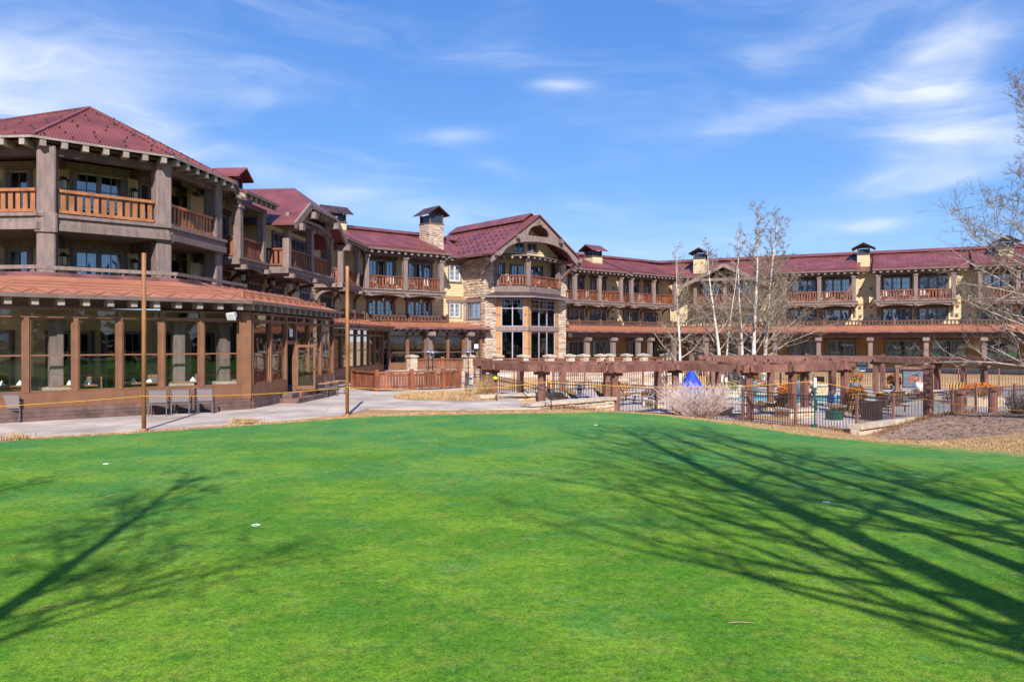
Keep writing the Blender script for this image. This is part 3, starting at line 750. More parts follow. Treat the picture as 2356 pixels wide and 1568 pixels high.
def stonework(w, faces, m='stone', rh=(.09,.19), rl=(.25,.75), d=.07, seed=1, limit=300, name='stone', backing='mortar'):
    """faces: (x0,x1,z0,z1,y) rectangles facing -y, or with a 6th item 'L'/'R' a side wall at x=y facing -x/+x and running x0..x1 along y.
    The largest stones are objects, the rest one joined part."""
    r = random.Random(seed); lst = []
    for fc in faces:
        a0, a1, z0, z1, off = fc[:5]; side = fc[5] if len(fc) > 5 else 'F'; ops = fc[6] if len(fc) > 6 else ()
        z = z0
        while z < z1-.03:
            h = min(r.uniform(*rh), z1-z)
            if z1-z-h < .05: h = z1-z
            for s, e in spans(a0, a1, z+h/2, ops):
                x = s
                while x < e-.02:
                    l = min(r.uniform(*rl), e-x)
                    if e-x-l < .12: l = e-x
                    lst.append((l*h, x+.006, z+.006, l-.012, h-.012, off, side, r.randrange(9), r.uniform(.6,1.25))); x += l
            z += h
    lst.sort(key=lambda t: -t[0]); joined = MB(); out = []
    for n, (_, x, z, l, h, off, side, i, dd) in enumerate(lst):
        S = Matrix.Diagonal((l, d*dd, h, 1))
        if side == 'F': M = Matrix.Translation((x, off, z)) @ S
        elif side == 'L': M = Matrix.Translation((off, x+l, z)) @ Matrix.Rotation(-pi/2, 4, 'Z') @ S
        else: M = Matrix.Translation((off, x, z)) @ Matrix.Rotation(pi/2, 4, 'Z') @ S
        me = stonemesh(i, m)
        if n < limit: inst(name, me, w, M)
        else: joined.add([M @ v.co for v in me.vertices], [tuple(p.vertices) for p in me.polygons])
    if joined.v:
        o = joined.build('small_stones', m, w); o['kind'] = 'stuff'
def lantern(label, x, y, z, rz, s=1.0):
    """wall lantern hung on a small arm: local -y points away from the wall"""
    T = CT; M = CT @ TR(x, y, z, rz) @ Matrix.Diagonal((s,s,s,1))
    t = thing('wall_lantern', label, 'lantern', CT @ TR(x, y, z, rz), 'black wall lanterns on the lodge')
    use(M)
    box('back_plate', t, -.06, .06, -.02, 0, -.05, .25, 'black_metal')
    MB().bar((0,-.01,.2),(0,-.2,.24),.03,.03).build('arm', 'black_metal', t)
    MB().lathe(0, -.2, [(.02,.22),(.05,.2),(.15,.12),(.16,.10),(.02,.10)], 8).build('lamp_cap', 'black_metal', t)
    MB().lathe(0, -.2, [(.085,-.16),(.10,.10)], 8).build('lamp_glass', 'lantern_glass', t)
    c = MB()
    for k in range(4): a = pi/4+k*pi/2; c.bar((.098*cos(a),-.2+.098*sin(a),-.17),(.112*cos(a),-.2+.112*sin(a),.10),.02,.02)
    c.lathe(0, -.2, [(.02,-.22),(.10,-.19),(.10,-.165),(.02,-.165)], 8); c.build('lamp_cage', 'black_metal', t)
    use(T); return t
# ------------------------------------------------------------------ lodge wings
ZF, ZR, ZS, ZE = 6.5, 7.5, 6.17, 9.35     # balcony floor, rail top, slab underside, eave
def balcony(w, ps, yf=-1.8, zf=ZF, zr=ZR, zs=ZS, zt=9.2, ends=(True, True), m='cedar_dark', be=.35, arch=True):
    u0, u1 = ps[0], ps[-1]
    fl = MB(); fl.box(u0-.32, u1+.32, yf-.2, -.002, zs, zf); f = fl.build('balcony_floor', 'timber', w)
    box('floor_edge', f, u0-.38, u1+.38, yf-.27, yf-.202, zf-.09, zf+.015, 'timber')
    for a, b in zip(ps, ps[1:]):
        if arch: arch_beam(w, a+.12, b-.12, yf-.12, zs-.30, zs-.004, .2)
        railing(w, (a+.18, yf), (b-.18, yf), zf+.08, zr, m)
    for i, s in ((0, ends[0]), (-1, ends[1])):
        if s: railing(w, (ps[i], -.05), (ps[i], yf+.18), zf+.08, zr, m)
    for p in ps:
        post(w, p, yf, zf+.002, zt-.24, .36)
        box('corbel_end', w, p-.13, p+.13, yf-.42, yf+.1, zs-.22, zs-.006, 'timber')
        bracket(w, p, -.03, zs-.95, yf*.62, zs-.12, .17)
    box('balcony_beam', w, u0-be, u1+be, yf-.14, yf+.14, zt-.235, zt, 'timber_dark')
def room_windows(w, u0, u1, seed=0, gm='glass', low=True, y=0.0):
    a, b = u0, u1
    window(w, a, b, 6.55, 8.85, y, 3, 2, 4, gm=gm, curtain=(.75,.55) if seed % 2 else (.55,.9), seed=seed)
    if low: window(w, a-.05, b-.05, 4.55, 5.78, y, 3, 2, 3, fm='frame_grey', curtain=(.98,.98), seed=seed+1)
def bay_ops(u0, u1): return [(u0, u1, 6.55, 8.85), (u0-.05, u1-.05, 4.55, 5.78)]
def interior(w, u0, u1, z0, z1, y=1.3):
    mb = MB(); mb.box(u0, u1, y, y+.1, z0, z1)
    for z in (3.7, 6.35, 9.3):
        if z0 <= z <= z1: mb.box(u0, u1, .16, y-.002, z-.1, z+.02)
    mb.build('inner_wall', 'room', w)
def vents(w, pts, y=0.0, s=.2):
    for x, z in pts: box('wall_vent', w, x-s/2, x+s/2, y-.16, y-.01, z-s/2, z+s/2, 'timber')
def canopy(w, x0, x1, ye, ze, yt, zt, seam=.75, tails=.62, **k):
    r = roof_slab(w, x0, x1, ye, ze, yt, zt, 'copper', th=.09, tails=tails, rail=False, seam=0, **k)
    mb = MB(); n = int((x1-x0)/seam); sl = (zt-ze)/(yt-ye)
    for i in range(n+1):
        x = x0+.05+(x1-x0-.1)*i/n; mb.bar((x,ye+.03,ze+.1), (x+.12,yt,zt+.1), .03, .045)
        mb.box(x-.03, x+.03, ye+.34, ye+.42, ze+.08+.38*sl, ze+.26+.38*sl)
    mb.bar((x0,ye+.38,ze+.23+.38*sl), (x1,ye+.38,ze+.23+.38*sl), .03, .03)
    mb.build('snow_guard', 'copper', r)
    g = MB(); g.bar((x0-.04,ye-.12,ze+.03), (x1+.04,ye-.12,ze+.03), .13, .12); g.build('gutter', 'copper_dark', r)
    return r
def roof_rail(w, x0, x1, y, z0, z1, step=3.2):
    n = max(1, int(round((x1-x0)/step)))
    for i in range(n+1):
        x = x0+(x1-x0)*i/n; box('rail_post', w, x-.11, x+.11, y-.11, y+.11, z0-.25, z1+.14, 'rail_brown')
    for i in range(n):
        a = x0+(x1-x0)*i/n+.11; b = x0+(x1-x0)*(i+1)/n-.11
        railing(w, (a, y), (b, y), z0, z1, 'rail_brown', sp=.33, bw=.13, name='roof_railing', rail_h=.09, cap=.13)

# --- centre wing
T_C = frame(-12.09, 58.57, 50); use(T_C)
wC = thing('centre_wing', 'yellow clapboard guest wing left of the stone gable, two-bay balcony and stone chimney', 'building', T_C)
ops = bay_ops(1.45, 3.73)+bay_ops(4.96, 7.19)+[(8.98,10.1,7.53,8.88),(8.98,10.1,4.52,5.75)]
siding(wC, -1.4, 10.44, 3.6, 9.45, 0, ops)
interior(wC, -1.4, 10.44, 3.6, 9.45)
room_windows(wC, 1.45, 3.73, 1); room_windows(wC, 4.96, 7.19, 2)
window(wC, 8.98, 10.1, 7.53, 8.88, 0, 2, 2, 3, fm='frame_white', curtain=(1,1), seed=3, sill=True, lm='timber'); window(wC, 8.98, 10.1, 4.52, 5.75, 0, 2, 2, 3, fm='frame_white', curtain=(1,1), seed=4, lm='timber')
box('belt_course', wC, 7.75, 10.44, -.075, -.045, 6.16, 6.34, 'trim_tan')
balcony(wC, [.26, 3.6, 6.95])
roof_slab(wC, -.25, 7.55, -2.35, ZE, 3.2, 11.5, seam=.42)
roof_slab(wC, -2.2, 10.9, -.62, 9.42, 3.18, 11.42, rail=False, fascia=True, tails=.6)
roof_slab(wC, -2.2, 16, 7.2, 9.42, 3.22, 11.42, rail=False, tails=0, fascia=False)
ridge_cap(wC, -2.0, 10.6, 3.2, 11.55)
cs = chimney(wC, 8.0, 1.1, 9.6, 12.15, 1.35, 1.5, 'stone', 1.35, .38)
stonework(cs, [(7.32,8.68,9.6,12.14,.345),(.35,1.85,9.6,12.14,7.32,'L')], 'stone', (.1,.2), (.25,.6), .06, 8, 200)
chimney(wC, .05, 2.9, 10.4, 11.75, 1.5, 1.3, 'siding', 1.2, .4, axis=1, cap_m='roof_dark')

# --- stone gable tower
T_T = frame(-2.14, 63.0, 50); use(T_T)
wT = thing('stone_gable_tower', 'stone-clad gabled tower with tall two-storey window bay in the middle', 'building', T_T)
core = MB()
for s, e, a, b in cells(.02, 3.0, 0, 9.4, [(.65,2.54,4.38,5.77)]): core.box(.02, .3, s, e, a, b)
mw = core.build('masonry', 'mortar', wT)
box('masonry', wT, .302, 1.1, .02, .3, 0, 9.4, 'mortar'); box('masonry', wT, 8.05, 9.0, .02, .3, 0, 9.4, 'mortar'); box('masonry', wT, 8.7, 9.0, .302, 4, 0, 9.4, 'mortar')
stonework(mw, [(0,1.1,0,9.35,.02),(8.05,9.0,0,9.35,.02),(0.02,3.0,0,9.35,.02,'L',[(.6,2.6,4.3,6.05)])], 'stone', (.11,.24), (.28,.85), .10, 21, 300)
use(T_T @ TR(.02, 2.54, 0, -pi/2)); window(wT, 0, 1.89, 4.38, 5.77, .04, 3, 2, 2, curtain=(.4,.4), seed=5, lm='timber'); use(T_T)
cr, cl = (3.2, -1.5), (1.1, 0)
FL = T_T @ Matrix.Translation((1.1,0,0)) @ Matrix.Rotation(math.atan2(-1.5,2.1), 4, 'Z'); FR = T_T @ Matrix.Translation((3.2,-1.5,0)) @ Matrix.Rotation(math.atan2(1.5,4.85), 4, 'Z')
def bigbay(Tf, L, pil, cols, seed):
    use(Tf)
    a, b = pil
    for (x0, x1) in ((0, a), (L-b, L)):
        box('pilaster', wT, x0, x1, -.06, .1, .45, 3.42, 'trim_tan'); box('pilaster', wT, x0, x1, -.06, .1, 3.78, 6.1, 'trim_tan')
        n = MB()
        for z in (2.0, 4.75): n.box(x0+.05, x1-.05, -.085, -.062, z-.04, z+.04)
        n.build('pilaster_clip', 'timber', wT)
    box('spandrel_band', wT, -.04, L+.04, -.11, .1, 3.424, 3.776, 'timber')
    for z0, z1 in ((.55, 3.42), (3.78, 6.05)):
        mb = MB(); f = .07; u0, u1 = a, L-b
        mb.box(u0, u0+f, -.05, .06, z0, z1); mb.box(u1-f, u1, -.05, .06, z0, z1); mb.box(u0+f, u1-f, -.05, .06, z1-f, z1); mb.box(u0+f, u1-f, -.05, .06, z0, z0+f)
        lw = (u1-u0-2*f)/cols
        for c in range(1, cols): x = u0+f+lw*c; mb.box(x-.045, x+.045, -.05, .06, z0+f, z1-f)
        if z0 > 3:
            zb = z1-.78; mb.box(u0+f, u1-f, -.045, .055, zb-.03, zb+.03)
            for c in range(cols):
                x = u0+f+lw*(c+.5); mb.box(x-.015, x+.015, -.02, .03, zb, z1-f)
            mb.box(u0+f, u1-f, -.021, .031, zb+.40, zb+.43)
        w_ = mb.build('bay_window', 'frame_lilac', wT)
        for c in range(cols): box('pane', w_, u0+f+lw*c+.03, u0+f+lw*(c+1)-.03, .0, .008, z0+.05, z1-.05, 'glass_dark')
    box('bay_header', wT, -.03, L+.03, -.08, .1, 6.104, 6.2, 'timber_dark')
bigbay(FL, 2.58, (.42, .33), 2, 1); bigbay(FR, 5.077, (.42, .62), 3, 2); use(T_T)
ib = MB(); ib.poly([(1.1,1.6,.3),(8.05,1.6,.3),(8.05,1.7,.3),(1.1,1.7,.3)], 6); ib.poly([(1.1,.1,6.21),(3.2,-1.42,6.21),(8.05,.1,6.21),(8.05,1.6,6.21),(1.1,1.6,6.21)], .1); ib.build('inner_wall', 'room', wT)
# small hipped canopy above the bay
P = [(-.25,-.15),(3.1,-2.45),(9.1,-.55)]; Q = [(.9,.0),(3.2,-1.62),(8.3,-.02)]
cm = MB()
for i in (0,1): cm.poly([(*P[i],6.18),(*P[i+1],6.18),(*Q[i+1],6.52),(*Q[i],6.52)], .07)
co = cm.build('bay_canopy', 'roof_dark', wT)
gt = MB()
for i in (0,1): gt.bar((*P[i],6.19), (*P[i+1],6.19), .12, .12)
gt.build('gutter', 'frame_grey', co)
# third-floor balcony in the prow
fb = MB(); fb.poly([(.85,.0,6.6),(3.2,-1.68,6.6),(8.35,-.05,6.6),(8.35,1.5,6.6),(.85,1.5,6.6)], .5); fl = fb.build('balcony_floor', 'timber', wT)
for a, b in (((.95,-.1),(3.1,-1.62)),((3.3,-1.62),(8.2,-.12))): railing(wT, a, b, 7.18, 8.0, 'cedar_dark')
for x, y, rz in ((1.1,-.02,-.62),(3.2,-1.5,-.15),(8.05,-.02,.3)): post(wT, x, y, 7.102, 9.3, .42, rz=rz)
bm = MB()
for a, b in (((1.0,-.05),(3.2,-1.5)),((3.2,-1.5),(8.1,-.05))): bm.bar((*a,9.38), (*b,9.38), .3, .16)
bm.build('balcony_beam', 'timber_dark', wT)
pr = MB(); P2 = [(.4,-.35),(3.15,-2.2),(8.7,-.6)]; Q2 = [(.9,.5),(3.3,-.6),(8.2,.5)]
for i in (0,1): pr.poly([(*P2[i],9.5),(*P2[i+1],9.5),(*Q2[i+1],9.78),(*Q2[i],9.78)], .07)
pro = pr.build('pent_roof', 'roof_edge', wT)
for i in (0,1):
    a, b = Vector((*P2[i],9.4)), Vector((*P2[i+1],9.4)); n = 5 if i == 0 else 7; d = (b-a).normalized(); nn = Vector((-d.y, d.x, 0))
    for k in range(n):
        c = a+(b-a)*((k+.5)/n); MB().bar(c+nn*.04, c+nn*.6, .16, .16).build('rafter_tail', 'tail_end', pro)
ops = [(1.5,2.6,7.2,9.1),(3.4,5.0,7.2,9.1),(5.3,6.9,7.2,9.1),(2.75,3.85,9.98,10.85),(4.2,5.3,9.98,10.85)]
siding(wT, 1.1, 8.05, 7.1, 9.8, .9, ops); siding(wT, .2, 7.8, 9.8, 12.1, -.25, ops, clip=lambda z: (4.0-4.95*(12.6-z)/3.43, 4.0+4.95*(12.6-z)/3.43))
window(wT, 1.5, 2.6, 7.2, 9.1, .9, 2, 2, 3, curtain=None, lintel=False); window(wT, 3.4, 5.0, 7.2, 9.1, .9, 2, 2, 3, curtain=None, lintel=False); window(wT, 5.3, 6.9, 7.2, 9.1, .9, 2, 2, 3, curtain=None, lintel=False)
for x in (2.75, 4.2): window(wT, x, x+1.1, 9.98, 10.85, -.25, 2, 2, 2, curtain=None, lintel=False, lm='siding')
box('inner_wall', wT, .4, 8.2, 2.2, 2.3, 6.5, 9.7, 'room'); box('inner_wall', wT, 2.2, 5.8, 1.0, 1.1, 9.7, 11.2, 'room_dark')
# gable roof and truss
UC, UH, ZB, ZA, YG = 4.0, 4.95, 9.37, 12.80, -2.0
def slope(xs, name='roof'):
    s = -1 if xs < 0 else 1; mb = MB()
    mb.poly([(UC+s*(UH+.1),YG-.15,ZB-.02),(UC,YG-.15,ZA+.05),(UC,10,ZA+.05),(UC+s*(UH+.1),10,ZB-.02)], .12); return mb.build('roof', 'roof_red', wT)
rl = slope(-1); rr = slope(1)
mb = MB(); mb.box(-.06,.06,-.05,.05,-.02,.10); MC['tg'] = rawmesh('guard', mb.v, mb.f, 'roof_dark')
for j in range(6):
    for i in range(12):
        t = .12+.13*j; y = -1.3+i*.72+(.36 if j % 2 else 0)
        inst('snow_guard', MC['tg'], rl, Matrix.Translation((UC-(UH+.1)*(1-t), y, ZB+(ZA-ZB)*t+.12)))
gtr = MB(); gtr.bar((UC-UH-.15,YG-.1,ZB+.02), (UC-UH-.15,6,ZB+.02), .13, .13); gtr.build('gutter', 'copper_dark', rl)
rv = MB()
for s in (-1,1): rv.poly([(UC+s*.95,YG+.9,ZA-.30),(UC,YG+.9,ZA+.36),(UC,9.5,ZA+.36),(UC+s*.95,9.5,ZA-.30)], .07)
rvo = rv.build('ridge_vent', 'roof_red', wT); box('vent_curb', rvo, UC-.7, UC+.7, YG+1.0, 9.4, ZA-.5, ZA-.12, 'roof_dark')
def rake(u): return ZA-(ZA-ZB)*abs(u-UC)/UH
vs = []; N = 60; mb = MB()
def slab_piece(u0, u1, b0, t0, b1, t1, y0=YG, y1=YG+.16):
    if t0-b0 < .02 and t1-b1 < .02: return
    mb.add([(u0,y0,b0),(u1,y0,b1),(u1,y0,t1),(u0,y0,t0),(u0,y1,b0),(u1,y1,b1),(u1,y1,t1),(u0,y1,t0)], [(0,1,2,3),(7,6,5,4),(0,4,5,1),(3,2,6,7),(0,3,7,4),(1,5,6,2)])
def lower(u):
    a = abs(u-UC)/3.75
    return max(9.45+1.28*sqrt(max(0, 1-a*a)) if a < 1 else 9.0, rake(u)-1.45 if a > .55 else 0) if a < 1 else rake(u)-.62
def opening(u):
    a = abs(u-UC)/1.18
    return (11.2, 11.2+.86*sqrt(1-a*a)) if a < 1 else None
for i in range(N):
    u0 = UC-UH+2*UH*i/N; u1 = UC-UH+2*UH*(i+1)/N; b0, b1, t0, t1 = lower(u0), lower(u1), rake(u0)-.03, rake(u1)-.03
    o0, o1 = opening(u0), opening(u1)
    if o0 and o1: slab_piece(u0, u1, b0, min(11.18,t0), b1, min(11.18,t1)); slab_piece(u0, u1, o0[1], t0, o1[1], t1)
    else: slab_piece(u0, u1, b0, t0, b1, t1)
mb.build('gable_truss', 'timber', wT)
for u, z in ((UC,ZA-.55),(UC-2.35,10.95),(UC+2.35,10.95),(UC-4.55,9.45),(UC+4.55,9.45)): box('purlin_end', wT, u-.16, u+.16, YG-.32, YG-.004, z-.16, z+.16, 'timber')
for x in (-.35, 8.4): MB().bar((x,.0,7.95),(x,YG+.1,9.3),.2,.2,up=(0,1,0)).build('gable_brace', 'timber', wT); 

# --- right wing beside the tower
T_R = frame(4.08, 74.77, 50); use(T_R)
wR = thing('near_right_wing', 'yellow clapboard guest wing just right of the stone gable, two paired balconies', 'building', T_R)
B = [(.94,4.29,7.39),(8.97,12.46,15.9)]
wins = [(1.9,3.85),(5.0,7.0),(9.9,12.0),(13.2,15.2)]
ops = [o for a, b in wins for o in bay_ops(a, b)]
siding(wR, -1.5, 17.5, 3.6, 9.45, 0, ops); interior(wR, -1.5, 17.5, 3.6, 9.45)
for i, (a, b) in enumerate(wins): room_windows(wR, a, b, 10+i)
for ps in B:
    balcony(wR, list(ps)); roof_slab(wR, ps[0]-.5, ps[-1]+.5, -2.35, ZE, 3.2, 11.5, seam=.42)
roof_slab(wR, -2, 18.2, -.62, 9.42, 3.18, 11.42, x1r=19.5, rail=False); roof_slab(wR, -2, 20.5, 7.2, 9.42, 3.22, 11.42, rail=False, tails=0, fascia=False)
ridge_cap(wR, -1.5, 19.5, 3.2, 11.55)
box('belt_course', wR, 7.8, 8.5, -.075, -.045, 6.16, 6.34, 'trim_tan')
vents(wR, [(8.2,8.0),(8.2,6.9),(8.1,5.6),(8.1,4.9),(8.3,7.4)])
chimney(wR, 6.3, 1.0, 10.2, 11.1, 1.4, 1.25, 'siding', 1.1, .42, cap_m='roof_red', axis=1)
canopy(wR, -.9, 17.8, -3.35, 3.42, -.9, 4.05, tails=0)
roof_rail(wR, -.7, 17.0, -1.05, 4.12, 4.6)
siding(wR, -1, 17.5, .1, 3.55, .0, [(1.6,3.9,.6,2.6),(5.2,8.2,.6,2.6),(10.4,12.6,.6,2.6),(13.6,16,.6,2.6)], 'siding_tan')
for i, (a, b) in enumerate(((1.6,3.9),(5.2,8.2),(10.4,12.6),(13.6,16))): window(wR, a, b, .6, 2.6, 0, 3, 2, 4, curtain=(.7,.7) if i % 2 else None, seed=i, gm='glass')
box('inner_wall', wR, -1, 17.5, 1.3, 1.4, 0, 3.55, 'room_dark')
box('porch_ceiling', wR, -.9, 17.8, -3.2, -.05, 3.33, 3.39, 'timber_dark'); box('porch_beam', wR, -.9, 17.8, -3.1, -2.8, 2.95, 3.32, 'timber_dark')
for x in (1.4, 5.0, 8.7, 10.5, 14.4, 17.4):
    post(wR, x, -2.95, .1, 2.94, .42); box('post_capital', wR, x-.3, x+.3, -3.35, -2.6, 2.62, 2.9, 'timber')

# --- far right wing
T_S = frame(18.5, 85.3, 116); use(T_S)
wS = thing('far_right_wing', 'long yellow clapboard guest wing behind the aspens and pool at right', 'building', T_S)
wins = [(2.2,4.2),(5.8,7.8),(11.4,13.8),(14.6,17.0),(19.95,22.4),(23.1,25.5),(28.4,30.6),(31.4,33.6),(37,39)]
ops = [o for a, b in wins for o in bay_ops(a, b)]
siding(wS, -1.35, 40, 3.6, 9.45, 0, ops); interior(wS, -1.3, 40, 3.6, 9.45)
for i, (a, b) in enumerate(wins): room_windows(wS, a, b, 20+i)
for ps in ([11.05,14.25,17.4],[19.56,22.77,25.9],[28.0,30.95,34.0]):
    balcony(wS, ps); roof_slab(wS, ps[0]-.5, ps[-1]+.55, -2.35, ZE, 3.2, 11.5, seam=.42)
balcony(wS, [1.9,5.0,8.2], yf=-1.5)
roof_slab(wS, -1.6, 41, -.62, 9.42, 3.18, 11.42, x0r=-3.6, rail=False); roof_slab(wS, -4.5, 41, 7.2, 9.42, 3.22, 11.42, rail=False, tails=0, fascia=False)
ridge_cap(wS, -3.5, 40, 3.2, 11.55)
# cross gable behind the aspens
gb = MB()
for s in (-1,1): gb.poly([(5+s*4.7,-2.3,8.3),(5,-2.3,10.6),(5,4,10.6),(5+s*4.7,4,8.3)], .12)
gro = gb.build('roof', 'roof_red', wS)
gf = MB()
for s in (-1,1): gf.bar((5+s*4.65,-2.25,8.2), (5,-2.25,10.5), .14, .38)
gf.bar((1.9,-2.25,9.0),(8.1,-2.25,9.0),.16,.26); gf.build('gable_truss', 'timber', wS)
siding(wS, 1.2, 8.8, 9.46, 10.3, -.3, clip=lambda z: (5-4.7*(10.5-z)/2.3, 5+4.7*(10.5-z)/2.3))
vents(wS, [(17.95,7.75),(18.9,7.75),(17.9,5.95),(18.35,5.95),(18.9,5.95),(17.95,5.1),(18.95,5.1),(26.35,7.75),(27.4,7.75),(26.35,5.95),(27.3,5.95),(26.3,5.1),(27.4,5.1),(9.3,7.7),(10.1,7.7),(9.3,5.1),(10.1,5.1)], 0, .22)
box('belt_course', wS, 17.7, 19.2, -.075, -.045, 6.16, 6.34, 'trim_tan'); box('belt_course', wS, 26.2, 27.6, -.075, -.045, 6.16, 6.34, 'trim_tan')
chimney(wS, 18.2, .9, 10.0, 11.15, 1.15, 1.15, 'siding', 1.05, .5); chimney(wS, 2.0, .6, 9.9, 11.45, 1.3, 1.2, 'siding', 1.05, .45); chimney(wS, 30.3, .9, 10.0, 11.15, 1.2, 1.15, 'siding', 1.05, .5)
canopy(wS, -2.2, 41, -3.35, 3.42, -.9, 4.05, tails=0)
roof_rail(wS, -1.2, 40, -1.05, 4.12, 4.6)
gw = [(1.6,4.2,.5,2.7),(5.4,8.0,.5,2.7),(11.2,14,.5,2.7),(14.8,17.4,.5,2.7),(20.2,23.2,.5,2.7),(24.2,27,.5,2.7),(28.6,31.2,.5,2.7),(32.4,35.5,.5,2.7)]
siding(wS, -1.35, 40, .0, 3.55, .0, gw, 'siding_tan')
for i, (a, b, c, d) in enumerate(gw): window(wS, a, b, c, d, 0, 3, 2, 4, curtain=(.9,.9), seed=i, gm='glass')
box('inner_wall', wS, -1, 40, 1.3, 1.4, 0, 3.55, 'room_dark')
box('porch_ceiling', wS, -2, 41, -3.2, -.05, 3.33, 3.39, 'timber_dark'); box('porch_beam', wS, -2, 41, -3.1, -2.8, 2.95, 3.32, 'timber_dark')
for x in (-.5,3.4,6.8,10.2,14.3,18.9,23.6,28.2,33,37.5):
    post(wS, x, -2.95, .0, 2.94, .40); box('post_capital', wS, x-.3, x+.3, -3.35, -2.6, 2.62, 2.9, 'timber')
# ------------------------------------------------------------------ left wing
T_L = frame(-15.12, 30.17, 5); use(T_L)
wL = thing('left_wing', 'yellow clapboard guest wing receding behind the corner turret, with clipped gable and balconies', 'building', T_L)
wins = [(7.0,9.0),(11.6,13.2),(14.4,16.4),(23.3,25.3)]
ops = [o for i, (a, b) in enumerate(wins) for o in (bay_ops(a, b) if i in (0, 3) else bay_ops(a, b)[1:])]+[(19.3,20.8,6.55,8.85),(19.3,20.8,4.55,5.78)]
siding(wL, 5.3, 28.0, 3.6, 9.45, 0, ops); interior(wL, 5.3, 28, 3.6, 9.45)
for i, (a, b) in enumerate(wins):
    if i in (0, 3): room_windows(wL, a, b, 30+i)
    else: window(wL, a-.05, b-.05, 4.55, 5.78, 0, 3, 2, 3, curtain=(.98,.98), seed=30+i)
siding(wL, 10.2, 17.4, 6.42, 8.75, -1.3, [(11.6,13.2,6.5,8.5),(14.2,16.4,6.5,8.5)])
window(wL, 11.6, 13.2, 6.5, 8.5, -1.3, 2, 2, 4, curtain=(.5,.2), lintel=False); window(wL, 14.2, 16.4, 6.5, 8.5, -1.3, 3, 2, 4, curtain=(.3,.6), lintel=False)
box('inner_wall', wL, 10.3, 17.3, -.3, -.2, 6.42, 8.75, 'room_dark'); box('bay_side', wL, 10.2, 10.3, -1.3, 0, 6.42, 9.3, 'siding'); box('bay_side', wL, 17.3, 17.4, -1.3, 0, 6.42, 9.3, 'siding')
window(wL, 19.3, 20.8, 6.55, 8.85, 0, 2, 2, 4, curtain=(.5,0)); window(wL, 19.3, 20.8, 4.55, 5.78, 0, 2, 2, 3, curtain=(.9,.9))
balcony(wL, [6.47, 9.15], yf=-1.75); balcony(wL, [10.35, 13.8, 17.25], yf=-2.6, zf=6.42, zr=7.4, zs=6.08, zt=9.0, be=-.08)
balcony(wL, [22.2, 25.9], yf=-1.75)
roof_slab(wL, 6.1, 9.9, -2.3, ZE+.08, 3.2, 11.5, rail=False)
roof_slab(wL, 21.8, 27.3, -2.3, ZE, 3.2, 11.5, rail=True)
roof_slab(wL, 4.5, 30, -.62, 9.42, 3.18, 11.42, rail=False); roof_slab(wL, 4.5, 30, 7.2, 9.42, 3.22, 11.42, rail=False, tails=0, fascia=False)
ridge_cap(wL, 9.5, 29, 3.2, 11.55)
# clipped gable over the middle balcony
UL, YF = 13.85, -3.35
g = MB()
g.poly([(9.5,YF,8.46),(11.7,YF,9.78),(UL,-1.7,11.07),(UL,5,11.07),(9.5,5,8.46)], .11); g.poly([(16.0,YF,9.78),(18.55,YF,8.25),(18.55,5,8.25),(UL,5,11.07),(UL,-1.7,11.07)], .11)
g.poly([(11.7,YF,9.78),(16.0,YF,9.78),(UL,-1.7,11.07)], .11); gr = g.build('roof', 'roof_red', wL)
f = MB()
f.bar((9.45,YF-.04,8.42),(11.72,YF-.04,9.79),.14,.34); f.bar((15.98,YF-.04,9.79),(18.6,YF-.04,8.22),.14,.34); f.bar((11.6,YF-.05,9.76),(16.1,YF-.05,9.76),.12,.16)
f.build('rake_board', 'timber', gr)
for i in range(7):
    x = 11.95+i*.63; box('rafter_tail', gr, x-.085, x+.085, YF+.02, YF+.6, 9.48, 9.68, 'tail_end')
for x, z in ((10.0,8.42),(18.0,8.3),(11.9,9.3),(15.8,9.3)): box('purlin_end', wL, x-.17, x+.17, YF-.3, YF+.5, z-.17, z+.17, 'timber')
arch_beam(wL, 10.3, 17.4, -2.75, 8.72, 9.25, .38, 'timber', .2, 14, 'tie_beam')
for x0, x1 in ((10.6,12.6),(17.0,15.0)):
    mb = MB(); pts = []
    for i in range(7): t = pi/2*i/6; pts.append((x0+(x1-x0)*(1-cos(t)), -2.6, 8.1+1.15*sin(t)))
    for a, b in zip(pts, pts[1:]): mb.bar(a, b, .16, .2, up=(0,1,0))
    mb.build('curved_brace', 'timber', wL)
bw = MB(); bw.poly([(10.2,-1.45,8.7),(17.5,-1.45,8.7),(16.6,-1.45,9.25),(14.6,-1.45,10.45),(13.1,-1.45,10.45),(11.1,-1.45,9.25)], .13, up=(0,1,0)); gw = bw.build('gable_wall', 'siding', wL)
for i in range(12):
    x = 10.85+i*.545; zt = min(10.4, 8.25+(min(x-9.15, 18.55-x))*.6-.12); box('batten', gw, x-.035, x+.035, -1.51, -1.452, 8.9, zt, 'timber')
box('gable_band', wL, 10.2, 17.4, -1.53, -1.455, 8.72, 8.94, 'timber_dark')
vents(wL, [(10.1,5.5),(10.2,4.55),(9.75,4.55),(18.3,4.5),(18.9,4.5),(21.3,5.2)], 0, .3)
chimney(wL, 10.5, .5, 9.6, 10.45, .95, .95, 'siding', 1.0, .42, cap_m='roof_red')
hr = MB(); hr.poly([(10.2,1.6,11.25),(13.6,1.6,11.25),(13.6,3.4,11.95),(11.4,3.4,11.95)], .1); hr.poly([(13.6,1.6,11.25),(13.6,5,11.25),(13.6,3.4,11.95)], .1); hr.build('roof_monitor', 'roof_red', wL)

